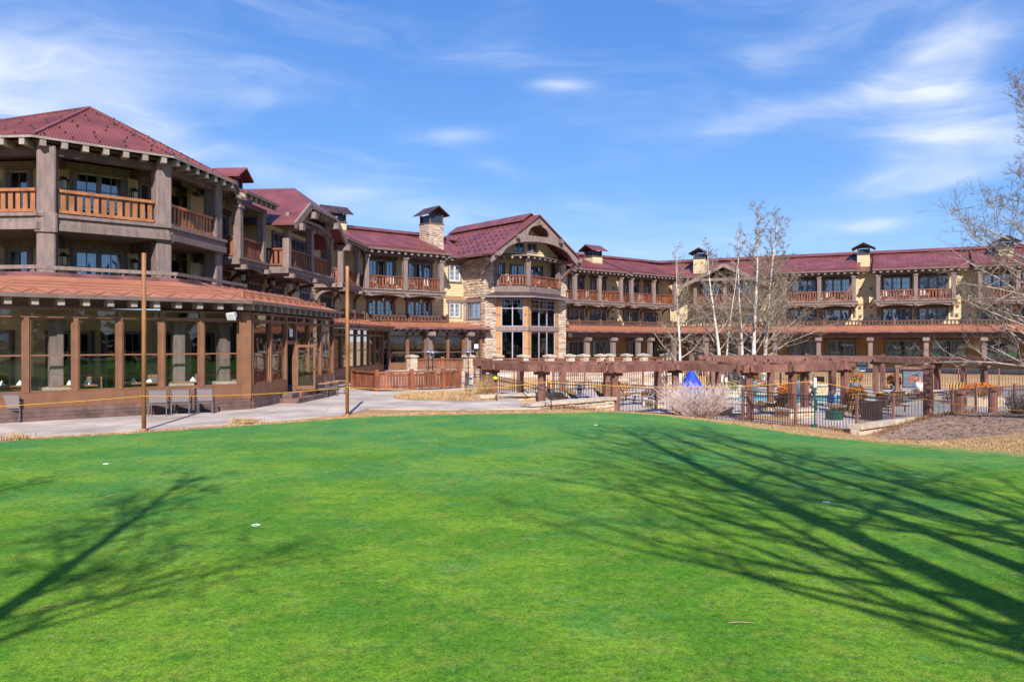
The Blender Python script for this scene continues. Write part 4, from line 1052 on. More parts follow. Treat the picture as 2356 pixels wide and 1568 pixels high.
# ------------------------------------------------------------------ corner turret (octagonal end of the left wing)
T0 = frame(-17.3, 33.0, 90); use(ID)
tu = thing('corner_turret', 'octagonal corner turret with red pyramid roof and deep timber balconies', 'building', T0)
def tf(p, q):   # frame along p->q with -y facing outward (to the right of travel)
    p, q = Vector((*p,0)), Vector((*q,0)); d = q-p
    return Matrix.Translation(p) @ Matrix.Rotation(math.atan2(d.y, d.x), 4, 'Z'), d.length
PT = [(-21.6,28.45),(-16.75,28.1),(-13.9,30.9),(-13.42,35.0)]
EV = [(-22.2,27.75),(-16.85,27.35),(-13.25,30.5),(-12.62,35.75),(-14.5,39.5)]
INW = [(-24,30.9),(-17.5,30.25),(-15.6,32.1),(-15.25,36.4)]
Z3, Z3R, Z3S, ZTE = 7.14, 8.09, 6.55, 9.78
OUT = [(-22,28.05),(-16.85,27.68),(-13.5,30.72),(-12.98,35.3)]
# floor decks and soffit
fb = MB(); poly = OUT+[(-16,36.6),(-22.5,36.6)]
fb.poly([(x,y,Z3S) for x,y in poly], Z3-Z3S-.02); fd = fb.build('balcony_floor', 'timber', tu)
for a, b in zip(OUT, OUT[1:]):
    T, L = tf(a, b); use(T)
    box('floor_edge', fd, -.02, L+.02, -.085, -.002, Z3-.10, Z3+.02, 'timber'); box('floor_band', fd, -.01, L+.01, -.05, -.002, Z3S+.02, Z3S+.28, 'timber')
use(ID)
sf = MB(); sf.poly([(x,y,9.68) for x,y in [(-21.9,28.0),(-16.8,27.6),(-13.5,30.65),(-12.9,35.6),(-15,38.5),(-22.5,36)]], .05); sf.build('balcony_ceiling', 'timber_dark', tu)
l2 = MB(); l2.poly([(x,y,4.1) for x,y in poly], .1); l2.build('lower_deck', 'timber_dark', tu)
rots = [0.0, .38, .80, 1.45]
for (x, y), rz in zip(PT, rots):
    post(tu, x, y, 4.2, Z3S-.002, .60, rz=rz, cap=False); post(tu, x, y, Z3+.002, 9.6, .60, rz=rz, cap=False); post(tu, x, y, Z3S-.06, Z3+.06, .72, rz=rz, cap=False, name='post_collar')
tb = MB()
for a, b in zip(PT, PT[1:]): tb.bar((*a,9.44), (*b,9.44), .30, .30)
tb.build('balcony_beam', 'timber_dark', tu)
for a, b in ((PT[1],INW[1]),(PT[2],INW[2]),(PT[3],INW[3])): MB().bar((*a,6.36), (*b,6.36), .3, .34).build('ceiling_beam', 'timber_dark', tu); MB().bar((*a,9.4), (*b,9.4), .3, .3).build('ceiling_beam', 'timber_dark', tu)
for a, b in zip(PT, PT[1:]):
    T, L = tf(a, b); use(T); railing(tu, (.34, -.1), (L-.34, -.1), Z3+.10, Z3R, 'cedar', sp=.285, bw=.17, rail_h=.11, cap=.2)
# recessed walls
for k, (a, b) in enumerate(zip(INW, INW[1:])):
    T, L = tf(a, b); use(T)
    if k == 0: ws = [(4.35,5.25),(2.4,3.6)]
    elif k == 1: ws = [(.42,2.28)]
    else: ws = [(.45,1.15)]
    ops = [o for s, e in ws for o in ((s,e,Z3+.05,9.28),(s,e,4.25,6.2))]
    if k == 2: ops += [(2.75,3.95,Z3,9.2),(2.75,3.95,4.2,6.3)]
    siding(tu, 0, L, 4.1, 9.6, 0, ops)
    for s, e in ws:
        nl = 2 if e-s > 1.2 else 1
        window(tu, s, e, Z3+.05, 9.28, 0, nl, 2, 3, 'frame_grey', 'glass', (.25,.2) if nl == 2 else None, seed=k, lm='timber'); window(tu, s, e, 4.25, 6.2, 0, nl, 2, 3, 'frame_grey', 'glass', (.9,.9), seed=k+1, lm='timber')
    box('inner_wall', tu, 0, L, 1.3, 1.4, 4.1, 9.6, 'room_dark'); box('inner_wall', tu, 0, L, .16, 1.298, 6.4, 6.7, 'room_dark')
use(ID)
# roof: corrugated metal faces meeting at an apex
AP = (-17.1, 31.5, 12.02)
def corrugated(a, b, ap, pitch=.115, amp=.022):
    a, b, ap = Vector((*a,ZTE+.06)), Vector((*b,ZTE+.06)), Vector(ap); d = b-a; L = d.length; d.normalize(); nrm = d.cross(ap-a).normalized()
    tA = (ap-a).dot(d); up = (ap-a)-d*tA; n = int(L/pitch)*4; mb = MB()
    for i in range(n+1):
        s = L*i/n; k = s/tA if s < tA else (L-s)/(L-tA); k = max(0, min(1, k)); off = nrm*(amp*sin(2*pi*s/pitch))
        p = a+d*s; mb.v += [tuple(p+off), tuple(p+up*k+off)]
    mb.f = [(2*i,2*i+2,2*i+3,2*i+1) for i in range(n)]
    lo = len(mb.v); mb.v += [tuple(a-Vector((0,0,.1))), tuple(b-Vector((0,0,.1))), tuple(ap-Vector((0,0,.14)))]; mb.f.append((lo+2,lo+1,lo))
    r = mb.build('roof', 'roof_red', tu, smooth=False)
    return r, a, d, L, up, tA, nrm
g_ = MB(); g_.box(-.035,.035,-.04,.04,-.01,.02); g_.box(-.035,.035,-.04,-.02,.0,.085); MC['tguard'] = rawmesh('guard', g_.v, g_.f, 'roof_edge')
for i in range(4):
    r, a, d, L, up, tA, nrm = corrugated(EV[i], EV[i+1], AP)
    H = up.length; un = up/H; rowsN = 9
    Mrot = Matrix((d, un, nrm)).transposed().to_4x4()
    if i < 3:
        for j in range(rowsN):
            k = (j+.5)/rowsN; w_ = L*(1-k); x0 = tA*k; n = int(w_/1.0+.5)
            for q in range(n):
                s = x0+w_*((q+.5+(.22 if j % 2 else -.22))/n)
                inst('snow_guard', MC['tguard'], r, Matrix.Translation(a+d*s+up*k+nrm*.02) @ Mrot)
    T, LL = tf(EV[i], EV[i+1]); use(T)
    box('fascia_board', r, -.02, LL+.02, -.03, .03, ZTE-.035, ZTE+.05, 'tail_end')
    n = int(round(LL/.72))
    for q in range(n):
        x = LL*(q+.5)/n; box('rafter_tail', r, x-.10, x+.10, .0, .7, ZTE-.27, ZTE-.04, 'tail_end')
    use(ID)
bk = MB(); 
for a, b in ((EV[4],(-22.5,37.5)),((-22.5,37.5),EV[0])): bk.add([(*a,ZTE),(*b,ZTE),AP], [(0,1,2)])
bk.build('roof', 'roof_red', tu)
hc = MB()
for e in EV[:4]: hc.bar((*e,ZTE+.08), (AP[0],AP[1],AP[2]+.02), .16, .05)
hc.build('hip_cap', 'roof_red', tu)
# wall lanterns of the turret
T1, L1 = tf(INW[1], INW[2]); use(T1)
lantern('black wall lantern left of the upper turret window', .02, -.06, 8.65, 0, 1.25); lantern('black wall lantern right of the upper turret window', 2.62, -.06, 8.55, 0, 1.25)
lantern('black wall lantern left of the lower turret window', .02, -.06, 5.72, 0, 1.25); lantern('black wall lantern right of the lower turret window', 2.62, -.06, 5.66, 0, 1.25)
T2, L2 = tf(INW[2], INW[3]); use(T2)
lantern('black wall lantern on the turret side wall, upper balcony', 1.7, -.06, 8.4, 0, 1.25); lantern('black wall lantern on the turret side wall, lower balcony', 1.7, -.06, 5.55, 0, 1.25)
T3, L3 = tf(INW[0], INW[1]); use(T3)
lantern('black wall lantern at the far left of the upper turret balcony', 3.9, -.06, 8.55, 0, 1.25); lantern('black wall lantern at the far left of the lower turret balcony', 3.9, -.06, 5.7, 0, 1.25)
use(T_L)
for i, (u, lab) in enumerate(((8.4,'black lantern hanging under the balcony nearest the turret'),(12.2,'black lantern hanging under the clipped gable balcony, near end'),(15.8,'black lantern hanging under the clipped gable balcony, far end'),(24.1,'black lantern hanging under the last left-wing balcony'))): lantern(lab, u, -.9, 5.75, 0, 1.1)
use(T_C); lantern('black lantern under the first centre-wing balcony bay', 2.2, -.7, 5.75, 0, 1.1); lantern('black lantern under the second centre-wing balcony bay', 5.6, -.7, 5.75, 0, 1.1)

# ------------------------------------------------------------------ glazed dining pavilion in front of the turret
K1 = (-10.06, 29.83)
T_F = frame(*K1, 50); T_G = frame(*K1, 5); T_K = frame(-16.69, 24.27, 95); use(ID)
pv = thing('dining_pavilion', 'glazed brown dining pavilion with copper canopy roof at lower left', 'building', T_F)
def glazing(w, posts_, z0, z1, zm, zt0, zt1, y=0.0, pw=.145, door=None, gm='glass_clear', base=None, name='post', wm='sun_frame', trans=2):
    """posts, glazing bars and panes between post positions; returns nothing"""
    for p in posts_: box(name, w, p-pw/2, p+pw/2, y-.11, y+.07, z0, zt1, wm)
    for i, (a, b) in enumerate(zip(posts_, posts_[1:])):
        a += pw/2; b -= pw/2
        if door is not None and i == door:
            box('door_head', w, a, b, y-.07, y+.06, 2.46, 2.62, wm)
            box('pane', w, a+.05, b-.05, y, y+.008, 2.62, z1, gm)
            continue
        mb = MB(); f = .055
        mb.box(a, a+f, y-.05, y+.05, z0, z1); mb.box(b-f, b, y-.05, y+.05, z0, z1); mb.box(a+f, b-f, y-.05, y+.05, z0, z0+f); mb.box(a+f, b-f, y-.05, y+.05, z1-f, z1)
        mb.box(a+f, b-f, y-.03, y+.03, zm-.025, zm+.025)
        s = mb.build('glazing_frame', wm, w)
        box('pane', s, a+.04, b-.04, y-.004, y+.004, z0+.03, zm-.01, gm); box('pane', s, a+.04, b-.04, y-.004, y+.004, zm+.01, z1-.03, gm)
    P0, P1 = posts_[0], posts_[-1]
    box('transom_rail', w, P0, P1, y-.125, y+.05, z1+.002, zt0, wm); box('top_rail', w, P0, P1, y-.128, y+.05, zt1-.07, zt1, wm)
    box('pane', w, P0+.1, P1-.1, y-.002, y+.006, zt0, zt1-.07, gm)
    n = max(1, len(posts_)//2)
    for i in range(n+1):
        x = P0+(P1-P0)*i/n; box('transom_bar', w, x-.05, x+.05, y-.1, y+.04, zt0+.002, zt1-.072, wm)
def base_wall(w, u0, u1, y, zb, zt, gaps=()):
    for s, e in spans(u0, u1, .5, [(a,b,0,9) for a, b in gaps]):
        n = max(1, int((e-s)/3.2))
        for i in range(n): box('base_panel', w, s+(e-s)*i/n+.004, s+(e-s)*(i+1)/n-.004, y-.10, y+.06, zb+.002, zt, 'sun_frame')
        rr = random.Random(int(abs(s*77))); k = 3; h = zb/k
        for j in range(k):
            x = s
            while x < e-.01:
                l = min(rr.uniform(2.2,4.0), e-x)
                if e-x-l < .6: l = e-x
                box('siding_board', w, x+.003, x+l-.003, y-.135-.012*(k-j), y+.03, j*h+.004, (j+1)*h-.004, 'deck_board'); x += l
use(T_F)
glazing(pv, [-8.75,-7.32,-5.91,-4.56,-3.18,-1.80,-.35], .93, 3.36, 2.13, 3.44, 3.69)
base_wall(pv, -8.75, 0, 0, .42, .925); box('corner_post', pv, -.36, .02, -.16, .14, .42, 3.70, 'sun_frame'); box('corner_post', pv, -8.85, -8.6, -.16, .14, .42, 3.70, 'sun_frame')
use(T_K); glazing(pv, [-9,-7.5,-6,-4.5,-3,-1.5,-.1], .93, 3.36, 2.13, 3.44, 3.69); base_wall(pv, -9, 0, 0, .42, .925)
use(T_G)
glazing(pv, [.12,1.93,3.59,4.72,6.39,8.09,9.97], .93, 3.36, 2.13, 3.44, 3.69, door=2)
base_wall(pv, .02, 10.0, 0, .42, .925, gaps=[(3.68,4.64)])
dr = T_G @ Matrix.Translation((4.66,-.1,0)) @ Matrix.Rotation(R(-62), 4, 'Z'); use(dr)
d = MB(); d.box(0,.09,-.03,.03,.44,2.44); d.box(.75,.84,-.03,.03,.44,2.44); d.box(.09,.75,-.03,.03,2.32,2.44); d.box(.09,.75,-.03,.03,.44,.62)
do = d.build('door', 'sun_frame', pv); box('pane', do, .08, .76, -.004, .004, .6, 2.34, 'glass_clear'); box('handle', do, .76, .82, -.1, .1, 1.38, 1.44, 'steel')
use(T_G); box('return_wall', pv, 9.98, 10.08, .0, 1.7, .0, 3.9, 'sun_frame')
# notice on the door head
box('notice', pv, 3.95, 4.30, -.09, -.075, 2.78, 3.12, 'plain_white')
# steps by the door
st = MB(); st.box(2.6, 7.6, -1.0, -.17, .012, .20); st.box(2.9, 7.4, -.58, -.172, .202, .40); st.build('door_step', 'deck_board', pv)
# floor, inside walls, columns
use(ID)
fl = MB(); fl.poly([(x,y,.30) for x,y in [(-26,25.2),(-16.6,24.5),(-10.3,29.9),(-9.4,39.9),(-15.2,40),(-15.3,33.5),(-18.5,30.2),(-26,31)]], .06); fl.build('inner_floor', 'cap_stone', pv)
cei = MB(); cei.poly([(x,y,3.99) for x,y in [(-26,24.6),(-16.6,23.9),(-9.9,29.6),(-9.0,40.2),(-15.2,40.2),(-15.3,33.5),(-18.5,30.2),(-26,31)]], .05); cei.build('inner_ceiling', 'timber_dark', pv)
for a, b, ws in (((-18.5,30.2),(-15.4,33.3),[(.5,2.0),(2.5,4.0)]),((-15.4,33.3),(-14.9,40),[(.8,2.6),(3.6,5.6)]),((-26,31),(-18.5,30.2),[(1,3),(4.4,6.6)])):
    T, L = tf(a, b); use(T); siding(pv, 0, L, .36, 3.86, 0, [(s,e,.5,3.0) for s, e in ws], 'siding')
    for s, e in ws: window(pv, s, e, .5, 3.0, 0, 2, 2, 3, 'frame_grey', 'glass_dark', None, lintel=False)
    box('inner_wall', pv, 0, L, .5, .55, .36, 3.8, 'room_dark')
use(ID)
for (x, y) in ((-6.37,.62),(-2.43,.62),(-.72,.75)):
    use(T_F @ Matrix.Translation((x, y, 0)))
    post(pv, 0, 0, 1.06, 3.3, .42, name='column'); box('column_cap', pv, -.28, .28, -.28, .28, 3.302, 3.42, 'timber')
    mb = MB(); mb.box(-.36,.36,-.36,.36,.36,.96); cb_ = mb.build('column_base', 'mortar', pv); stonework(cb_, [(-.36,.36,.36,.96,-.36)], 'stone_pale', (.1,.16), (.18,.3), .03, int(abs(x*9)), 40); box('base_cap', cb_, -.44, .44, -.44, .44, .962, 1.055, 'cap_stone')
use(ID)
use(ID); MB().box(-15.4,-9.25,40.15,40.3,.3,3.98).build('end_wall', 'room', pv)
# copper canopy
EA = [(-27.5,24.55),(-16.55,23.6),(-9.8,29.2),(-8.82,40.5)]; UA = [(-27.5,27.5),(-16.2,26.4),(-12.6,29.4),(-11.64,40.5)]
for i in range(3):
    mb = MB(); mb.poly([(*EA[i],4.02),(*EA[i+1],4.02),(*UA[i+1],4.74),(*UA[i],4.74)], .09)
    r = mb.build('canopy_roof', 'copper', pv)
    T, L = tf(EA[i], EA[i+1]); use(T)
    D = 2.25; sl = .72/D
    sm_ = MB(); n = int(L/.8)
    lu = [(T.inverted() @ Vector((*UA[j],0))).x for j in (i, i+1)]
    for q in range(1, n):
        t = q/n; sm_.bar((L*t,.04,4.13),(lu[0]+(lu[1]-lu[0])*t,D,4.13+.70),.022,.03)
    for yy in (.62, .95, 1.25) if i < 2 else (): sm_.bar((.3+yy*.3,yy,4.11+yy*sl+.12),(L-.3-yy*.5,yy,4.11+yy*sl+.12),.028,.028)
    sm_.build('standing_seam', 'copper', r)
    if i < 2:
        hc = MB(); n = int(L/.7)
        for q in range(n):
            a, b, c = L*q/n, L*(q+.5)/n, L*(q+1)/n; hc.bar((a,.06,4.145),(b,.5,4.30),.02,.02); hc.bar((b,.5,4.30),(c,.06,4.145),.02,.02)
        hc.build('heat_cable', 'copper_dark', r)
    else:
        for q in range(13):
            x = .55+q*.80; gb = MB(); gb.box(x-.05,x+.05,.50,.56,4.26,4.52); gb.bar((x,.5,4.5),(x,.95,4.42),.1,.03); gb.bar((x,.53,4.46),(x+.8 if q < 12 else x+.1,.53,4.46),.03,.05); gb.bar((x,.53,4.36),(x+.8 if q < 12 else x+.1,.53,4.36),.025,.035)
            gb.build('snow_guard', 'copper', r)
    box('gutter', r, -.04, L+.04, -.1, .02, 3.985, 4.12, 'roof_edge')
    n = int(round(L/.72))
    for q in range(n): x = L*(q+.5)/n; box('rafter_tail', r, x-.10, x+.10, .03, .62, 3.76, 3.985, 'tail_end')
    use(ID)
    T, L = tf(UA[i], UA[i+1]); use(T)
    box('copper_flashing', pv, -.02, L+.02, -.06, .03, 4.74, 4.95, 'copper_dark')
    if i < 2 or True:
        LL = L if i < 2 else 6.2
        rm = MB(); rm.bar((0,.1,5.12),(LL,.1,5.12),.14,.13)
        for q in range(int(LL/1.4)+1): rm.box(q*1.4-.03, q*1.4+.03, .07, .13, 4.9, 5.06)
        rm.build('deck_rail', 'timber', pv)
    use(ID)

# ------------------------------------------------------------------ glazed corridor linking pavilion and tower
use(ID)
T_H = frame(-10.9, 40.0, 5); T_D = frame(-12.09, 58.57, 50)
gc = thing('glazed_corridor', 'low glazed corridor with orange copper roof linking the dining pavilion to the stone tower', 'building', T_H)
use(T_H)
glazing(gc, [.2,1.9,3.6,5.3,6.8,8.3,9.8,11.4,12.9,14.4,16.7], .95, 2.95, 2.0, 3.03, 3.36, gm='glass_clear'); base_wall(gc, .1, 16.8, 0, .42, .945)
canopy(gc, -.2, 17.3, -.75, 3.55, 1.7, 4.1, tails=.6)
for q in range(5): MB().box(2+q*.75-.06, 2+q*.75+.06, -.3, -.1, 3.78, 4.0).build('snow_guard', 'copper', gc)
roof_rail(gc, 7.0, 16.5, 1.3, 4.15, 4.6, 2.4)
box('inner_wall', gc, 0, 16.7, 2.6, 2.7, .3, 3.5, 'room'); box('inner_floor', gc, 0, 16.7, .1, 2.6, .3, .36, 'deck_board')
for x in (3, 7.5, 12): window(gc, x, x+1.8, .6, 2.7, 2.58, 2, 2, 3, 'frame_grey', 'glass_dark', None, lintel=False)
use(T_D)
glazing(gc, [1.55,3.15,4.75,5.35,6.85,8.35,8.95,10.1], .95, 2.95, 1.75, 3.03, 3.36, y=-2.85); base_wall(gc, 1.5, 10.15, -2.85, .45, .945)
canopy(gc, .75, 10.7, -3.5, 3.52, 0, 4.08, tails=.62)
roof_rail(gc, 1.0, 8.4, -.6, 4.15, 4.6, 3.6)
box('inner_wall', gc, 1.5, 10.3, -.25, -.15, .3, 3.5, 'room'); box('inner_floor', gc, 1.5, 10.3, -2.8, -.25, .3, .36, 'deck_board')
for x in (2.2, 5.6, 8.2): window(gc, x, x+1.6, .6, 2.7, -.27, 2, 2, 3, 'frame_grey', 'glass_dark', None, lintel=False)
for x in (4.95, 8.65): post(gc, x, -3.05, .45, 3.4, .42); box('post_capital', gc, x-.28, x+.28, -3.6, -2.9, 3.0, 3.3, 'timber')
box('notice', gc, 9.35, 9.75, -2.98, -2.97, 2.0, 2.35, 'plain_white')
use(ID)
# ------------------------------------------------------------------ stone walls, steps, terrace
use(ID)
def wallrun(name, label, p, q, z0, z1, th=.45, capw=.62, caph=.12, seed=3, m='stone_pale', capn=None, rl=(.3,.85), rh=(.10,.26), limit=300):
    T, L = tf(p, q); use(T)
    t = thing(name, label, 'wall', T)
    mb = MB(); mb.box(.02, L-.02, .02, th, z0, z1); b = mb.build('wall_core', 'mortar', t)
    stonework(b, [(0, L, z0, z1, .02), (.02, th, z0, z1, .02, 'L'), (.02, th, z0, z1, L-.02, 'R')], m, rh, rl, .06, seed, limit)
    n = capn or max(1, int(L/1.0)); o = (capw-th)/2
    for i in range(n): box('cap_stone', t, -.08+(L+.16)*i/n+.006, -.08+(L+.16)*(i+1)/n-.006, -o, th+o, z1+.004, z1+caph+.008*((i*7) % 3), 'cap_stone')
    use(ID); return t
wallrun('stone_wall', 'stone retaining wall with flat cap at the far edge of the green', (.73,30.4), (4.44,33.8), -.75, .04, seed=4)
wallrun('stone_wall', 'low stone wall with flat cap behind the path, beside the steps', (-1.35,34.1), (2.5,36.75), -.9, .08, seed=5)
T, L = tf((12.75,28.45), (16.95,31.75)); use(T)
bw_ = thing('stone_bench_wall', 'long sandstone capped kerb wall along the near pool fence', 'wall', T)
mb = MB(); mb.box(0, L, .08, .40, -1.2, -.64); mb.build('wall_core', 'stone_pale', bw_)
for i in range(6): box('cap_stone', bw_, L*i/6+.006, L*(i+1)/6-.006, 0, .55, -.636, -.48+.006*(i % 2), 'cap_stone')
use(ID)
stp = frame(.35, 33.0, 50); use(stp); s_ = thing('stone_steps', 'stone steps going down from the path to the pool', 'steps', stp)
for i in range(6): box('step', s_, .5*i, .5*i+.5 if i < 5 else 5.5, -.55, 1.2, -1.1, -.02-.16*i, 'cap_stone')
def handrail(label, pts, r=.025):
    use(ID); t = thing('handrail', label, 'handrail', Matrix.Translation(pts[0]))
    m_ = MB(); m_.tube(pts, r, 6); m_.tube([Vector(p)-Vector((0,0,.18)) for p in pts], r*.8, 6); m_.build('rail', 'bronze_metal', t)
    for p in (pts[0], pts[-1]): MB().bar((p[0],p[1],p[2]-1.0),(p[0],p[1],p[2]+.02),.05,.05).build('post', 'bronze_metal', t)
handrail('bronze handrail sloping down beside the steps by the path', [(-.65,33.8,.86),(.2,34.5,.72),(1.05,36.0,-.05),(1.25,36.2,-.06)])
handrail('bronze handrail sloping down behind the stone retaining wall', [(1.1,32.6,.80),(1.5,33.1,.62),(2.4,35.0,-.02),(2.6,35.2,-.03)])
# upper terrace
FRONT = [(-8.4,55.6),(-3.2,56.5),(2.7,57.0),(10.3,61.0),(17.5,62.6)]
sheet('upper_terrace', FRONT+[(22,70),(12,84),(3,76),(-4,66),(-12,60)], .45, 'concrete', depth=1.5, label='raised terrace floor in front of the stone tower')
for i, (a, b) in enumerate(zip(FRONT, FRONT[1:])):
    wallrun('terrace_wall', ['stone terrace wall below the glazed corridor','stone terrace wall below the big window bay','stone terrace wall behind the pool, right of the tower','stone terrace wall end behind the first aspen'][i], a, b, -.9, .40, .3, .4, .06, 30+i, 'stone', rl=(.4,1.0), rh=(.16,.3), limit=60)
def pier(label, x, y, z0, z1, s=.56, cap=.12, peak=.1, name='stone_pier', m='stone_pale', cat='pier', sx=None, rz=R(40), limit=60, grp=None):
    T = TR(x, y, 0, rz); use(T); t = thing(name, label, cat, TR(x, y, z0, rz), grp); a = (sx or s)/2; b = s/2
    mb = MB(); mb.box(-a+.03, a-.03, -b+.03, b-.03, z0, z1); c = mb.build('core', 'mortar', t)
    stonework(c, [(-a,a,z0,z1,-b+.03), (-b,b,z0,z1,-a+.03,'L'), (-b,b,z0,z1,a-.03,'R')], m, (.10,.2), (.18,.42), .05, int(abs(x*13+y)), limit)
    o = .08; cm = MB(); cm.box(-a-o, a+o, -b-o, b+o, z1+.003, z1+cap)
    if peak: cm.add([(-a-o,-b-o,z1+cap+.001),(a+o,-b-o,z1+cap+.001),(a+o,b+o,z1+cap+.001),(-a-o,b+o,z1+cap+.001),(0,0,z1+cap+peak)], [(0,1,4),(1,2,4),(2,3,4),(3,0,4)])
    cm.build('cap', 'cap_stone', t); use(ID); return t
PIERS = [(-7.2,56.1,'stone terrace pier at the left end, beside the heaters'),(-3.2,56.9,'stone terrace pier right of the heaters'),(-1.05,56.9,'stone terrace pier below the left edge of the window bay'),(.85,57.1,'stone terrace pier below the middle of the window bay'),(2.75,57.3,'stone terrace pier below the right window of the bay'),
         (4.3,58.1,'stone terrace pier at the tower right corner'),(5.4,58.7,'stone terrace pier below the first right balcony'),(6.75,59.4,'stone terrace pier of a close pair, left one'),(7.45,59.8,'stone terrace pier of a close pair, right one'),(8.9,60.5,'stone terrace pier left of the first aspen'),(10.3,61.2,'stone terrace pier just left of the single aspen trunk'),(12.2,61.7,'stone terrace pier right of the single aspen trunk')]
for x, y, lab in PIERS: pier(lab, x, y, .45, 1.42, grp='stone terrace piers')
for i, (p, q) in enumerate(zip(PIERS, PIERS[1:])):
    a, b = Vector(p[:2]), Vector(q[:2]); d = (b-a).normalized()*.36; a2, b2 = a+d, b-d
    if (b2-a2).length < .4: continue
    T, L = tf(a2, b2); use(T); t = thing('terrace_railing', 'cedar board railing right of the '+p[2].split('pier ')[1] if False else 'cedar railing bay %s' % ['between the heater piers','left of the tall window bay','under the left bay window','under the middle of the bay','under the right bay window','beside the tower corner','below the first right balcony','between the paired piers','right of the paired piers','left of the single aspen','behind the single aspen'][i], 'railing', T, 'terrace railing bays')
    railing(t, (0, 0), (L, 0), .58, 1.34, 'cedar_dark', sp=.19, bw=.13, name='rail')
    if L > 2.4: post(t, L*.55, 0, .46, 1.46, .16, 'cedar_dark')
use(ID)
# ------------------------------------------------------------------ picket fences
def fence(name, label, pts, z0, z1, sp=.135, pw=.02, post_s=.09, m='bronze_metal', postsp=2.4, cat='fence', zb=None):
    """posts, rails and pickets of one fence line"""
    use(ID); t = thing(name, label, cat, Matrix.Translation((*pts[0], z0 if not zb else zb[0])))
    k = ('pk', round(z1-z0,3), pw, m); h = z1-z0
    if k not in MC: MC[k] = rawmesh('picket', MB().box(-pw/2,pw/2,-pw/2,pw/2,0,1.0).v, CF, m)
    for j, (a, b) in enumerate(zip(pts, pts[1:])):
        a, b = Vector((*a,0)), Vector((*b,0)); d = b-a; L = d.length; d.normalize(); rz = math.atan2(d.y, d.x)
        za, zb_ = (zb[j], zb[j+1]) if zb else (z0, z0)
        for zz in (.14, h-.16, h-.02): MB().bar((a.x,a.y,za+zz), (b.x,b.y,zb_+zz), .035, .035).build('rail', m, t)
        n = int(L/sp)
        for i in range(n):
            s = (i+.5)/n; c = a+(b-a)*s; inst('picket', MC[k], t, Matrix.Translation((c.x, c.y, za+(zb_-za)*s+.03)) @ Matrix.Rotation(rz, 4, 'Z') @ Matrix.Diagonal((1,1,h-.02,1)))
        n = max(1, int(round(L/postsp)))
        for i in range(n+(1 if j == len(pts)-2 else 0)):
            s = i/n; c = a+(b-a)*s; post(t, c.x, c.y, za+(zb_-za)*s-.3, za+(zb_-za)*s+h+.10, post_s, 'pergola_wood', rz, cap=False)
    return t
fence('pool_fence', 'dark picket pool fence running behind the dormant shrub', [(4.7,34.35),(10.15,34.2),(12.85,29.05)], -.9, .44, zb=[-.62,-.9,-.9])
fence('pool_fence', 'dark picket pool fence above the sandstone kerb, by the mulch bed', [(12.85,29.05),(17.2,32.35),(21.2,35.6),(26.5,38.4)], -.9, .46, sp=.12)
fence('pool_fence', 'dark picket gate fence at the foot of the steps', [(1.7,36.6),(4.5,35.0)], -.9, .74, sp=.13)
fence('pool_fence', 'dark picket fence on the low wall by the path', [(-2.4,40.6),(-.9,38.6),(1.5,37.0)], -.3, .72, sp=.13, zb=[-.1,-.1,-.6])
fence('pool_fence', 'long far picket fence in front of the stone terrace wall', [(-2.6,54.0),(2.9,54.6),(9.8,58.3),(18,59.4),(27,57),(36,53)], -.9, .62, sp=.165, pw=.028)
# tall dark posts along the mulch side
for x, y, zt, lab in ((17.3,32.4,1.62,'tall dark timber post at the end of the sandstone kerb'),(19.75,34.4,.42,'short dark timber fence post left of the white-barked tree'),(22.4,36.3,.45,'short dark timber fence post behind the white-barked tree limbs')):
    t = thing('timber_post', lab, 'post', TR(x, y, -1)); post(t, x, y, -1.1, zt, .30, 'pergola_wood', .7, cap=True, name='shaft'); box('base_collar', t, x-.2, x+.2, y-.2, y+.2, -1.12, -.78, 'mortar')

# ------------------------------------------------------------------ pergolas
def pergola(name, label, rows, links, zt=1.55):
    """rows: lists of (x, y, zbase); beams run along each row, tie beams across the links"""
    use(ID); t = thing(name, label, 'pergola', Matrix.Translation((rows[0][0][0], rows[0][0][1], rows[0][0][2])))
    for ri, row in enumerate(rows):
        for i, (x, y, z) in enumerate(row):
            q = row[min(i+1, len(row)-1)]; p = row[max(i-1, 0)]; rz = math.atan2(q[1]-p[1], q[0]-p[0])
            post(t, x, y, z, zt-.33, .29, 'pergola_wood', rz, cap=False)
            post(t, x, y, zt-.328, zt+.12, .24, 'pergola_wood', rz, cap=False, name='post_head')
            d = Vector((cos(rz), sin(rz), 0))
            MB().bar(Vector((x,y,zt-.40))-d*.36, Vector((x,y,zt-.40))+d*.36, .22, .14).build('bolster', 'pergola_wood', t)
        for (a, b) in zip(row, row[1:]):
            va, vb = Vector((a[0],a[1],0)), Vector((b[0],b[1],0)); d = (vb-va).normalized(); nn = Vector((-d.y,d.x,0))
            for s in (-1, 1):
                o = nn*.2*s; MB().bar(va-d*.55+o+Vector((0,0,zt-.165)), vb+d*.55+o+Vector((0,0,zt-.165+.004*s)), .12, .33).build('beam', 'pergola_wood', t)
    for a, b in links:
        va, vb = Vector((a[0],a[1],zt-.17)), Vector((b[0],b[1],zt-.17)); d = (vb-va).normalized()
        MB().bar(va-d*.5, vb+d*.5, .14, .24).build('tie_beam', 'pergola_wood', t)
    return t
O = [(-.92,37.5,-.05),(1.34,35.0,-.35),(4.47,34.05,-.9),(7.75,37.0,-.9),(10.45,34.25,-.95),(12.7,35.3,-.48),(16.0,37.5,-.45)]
I = [(-1.6,43,-.1),(.45,41,-.9),(2.6,40.2,-.9),(4.85,40,-.9),(7.65,41,-.5),(10.9,41.2,-.9),(13.3,40.1,-.52),(17.0,41.4,-.9)]
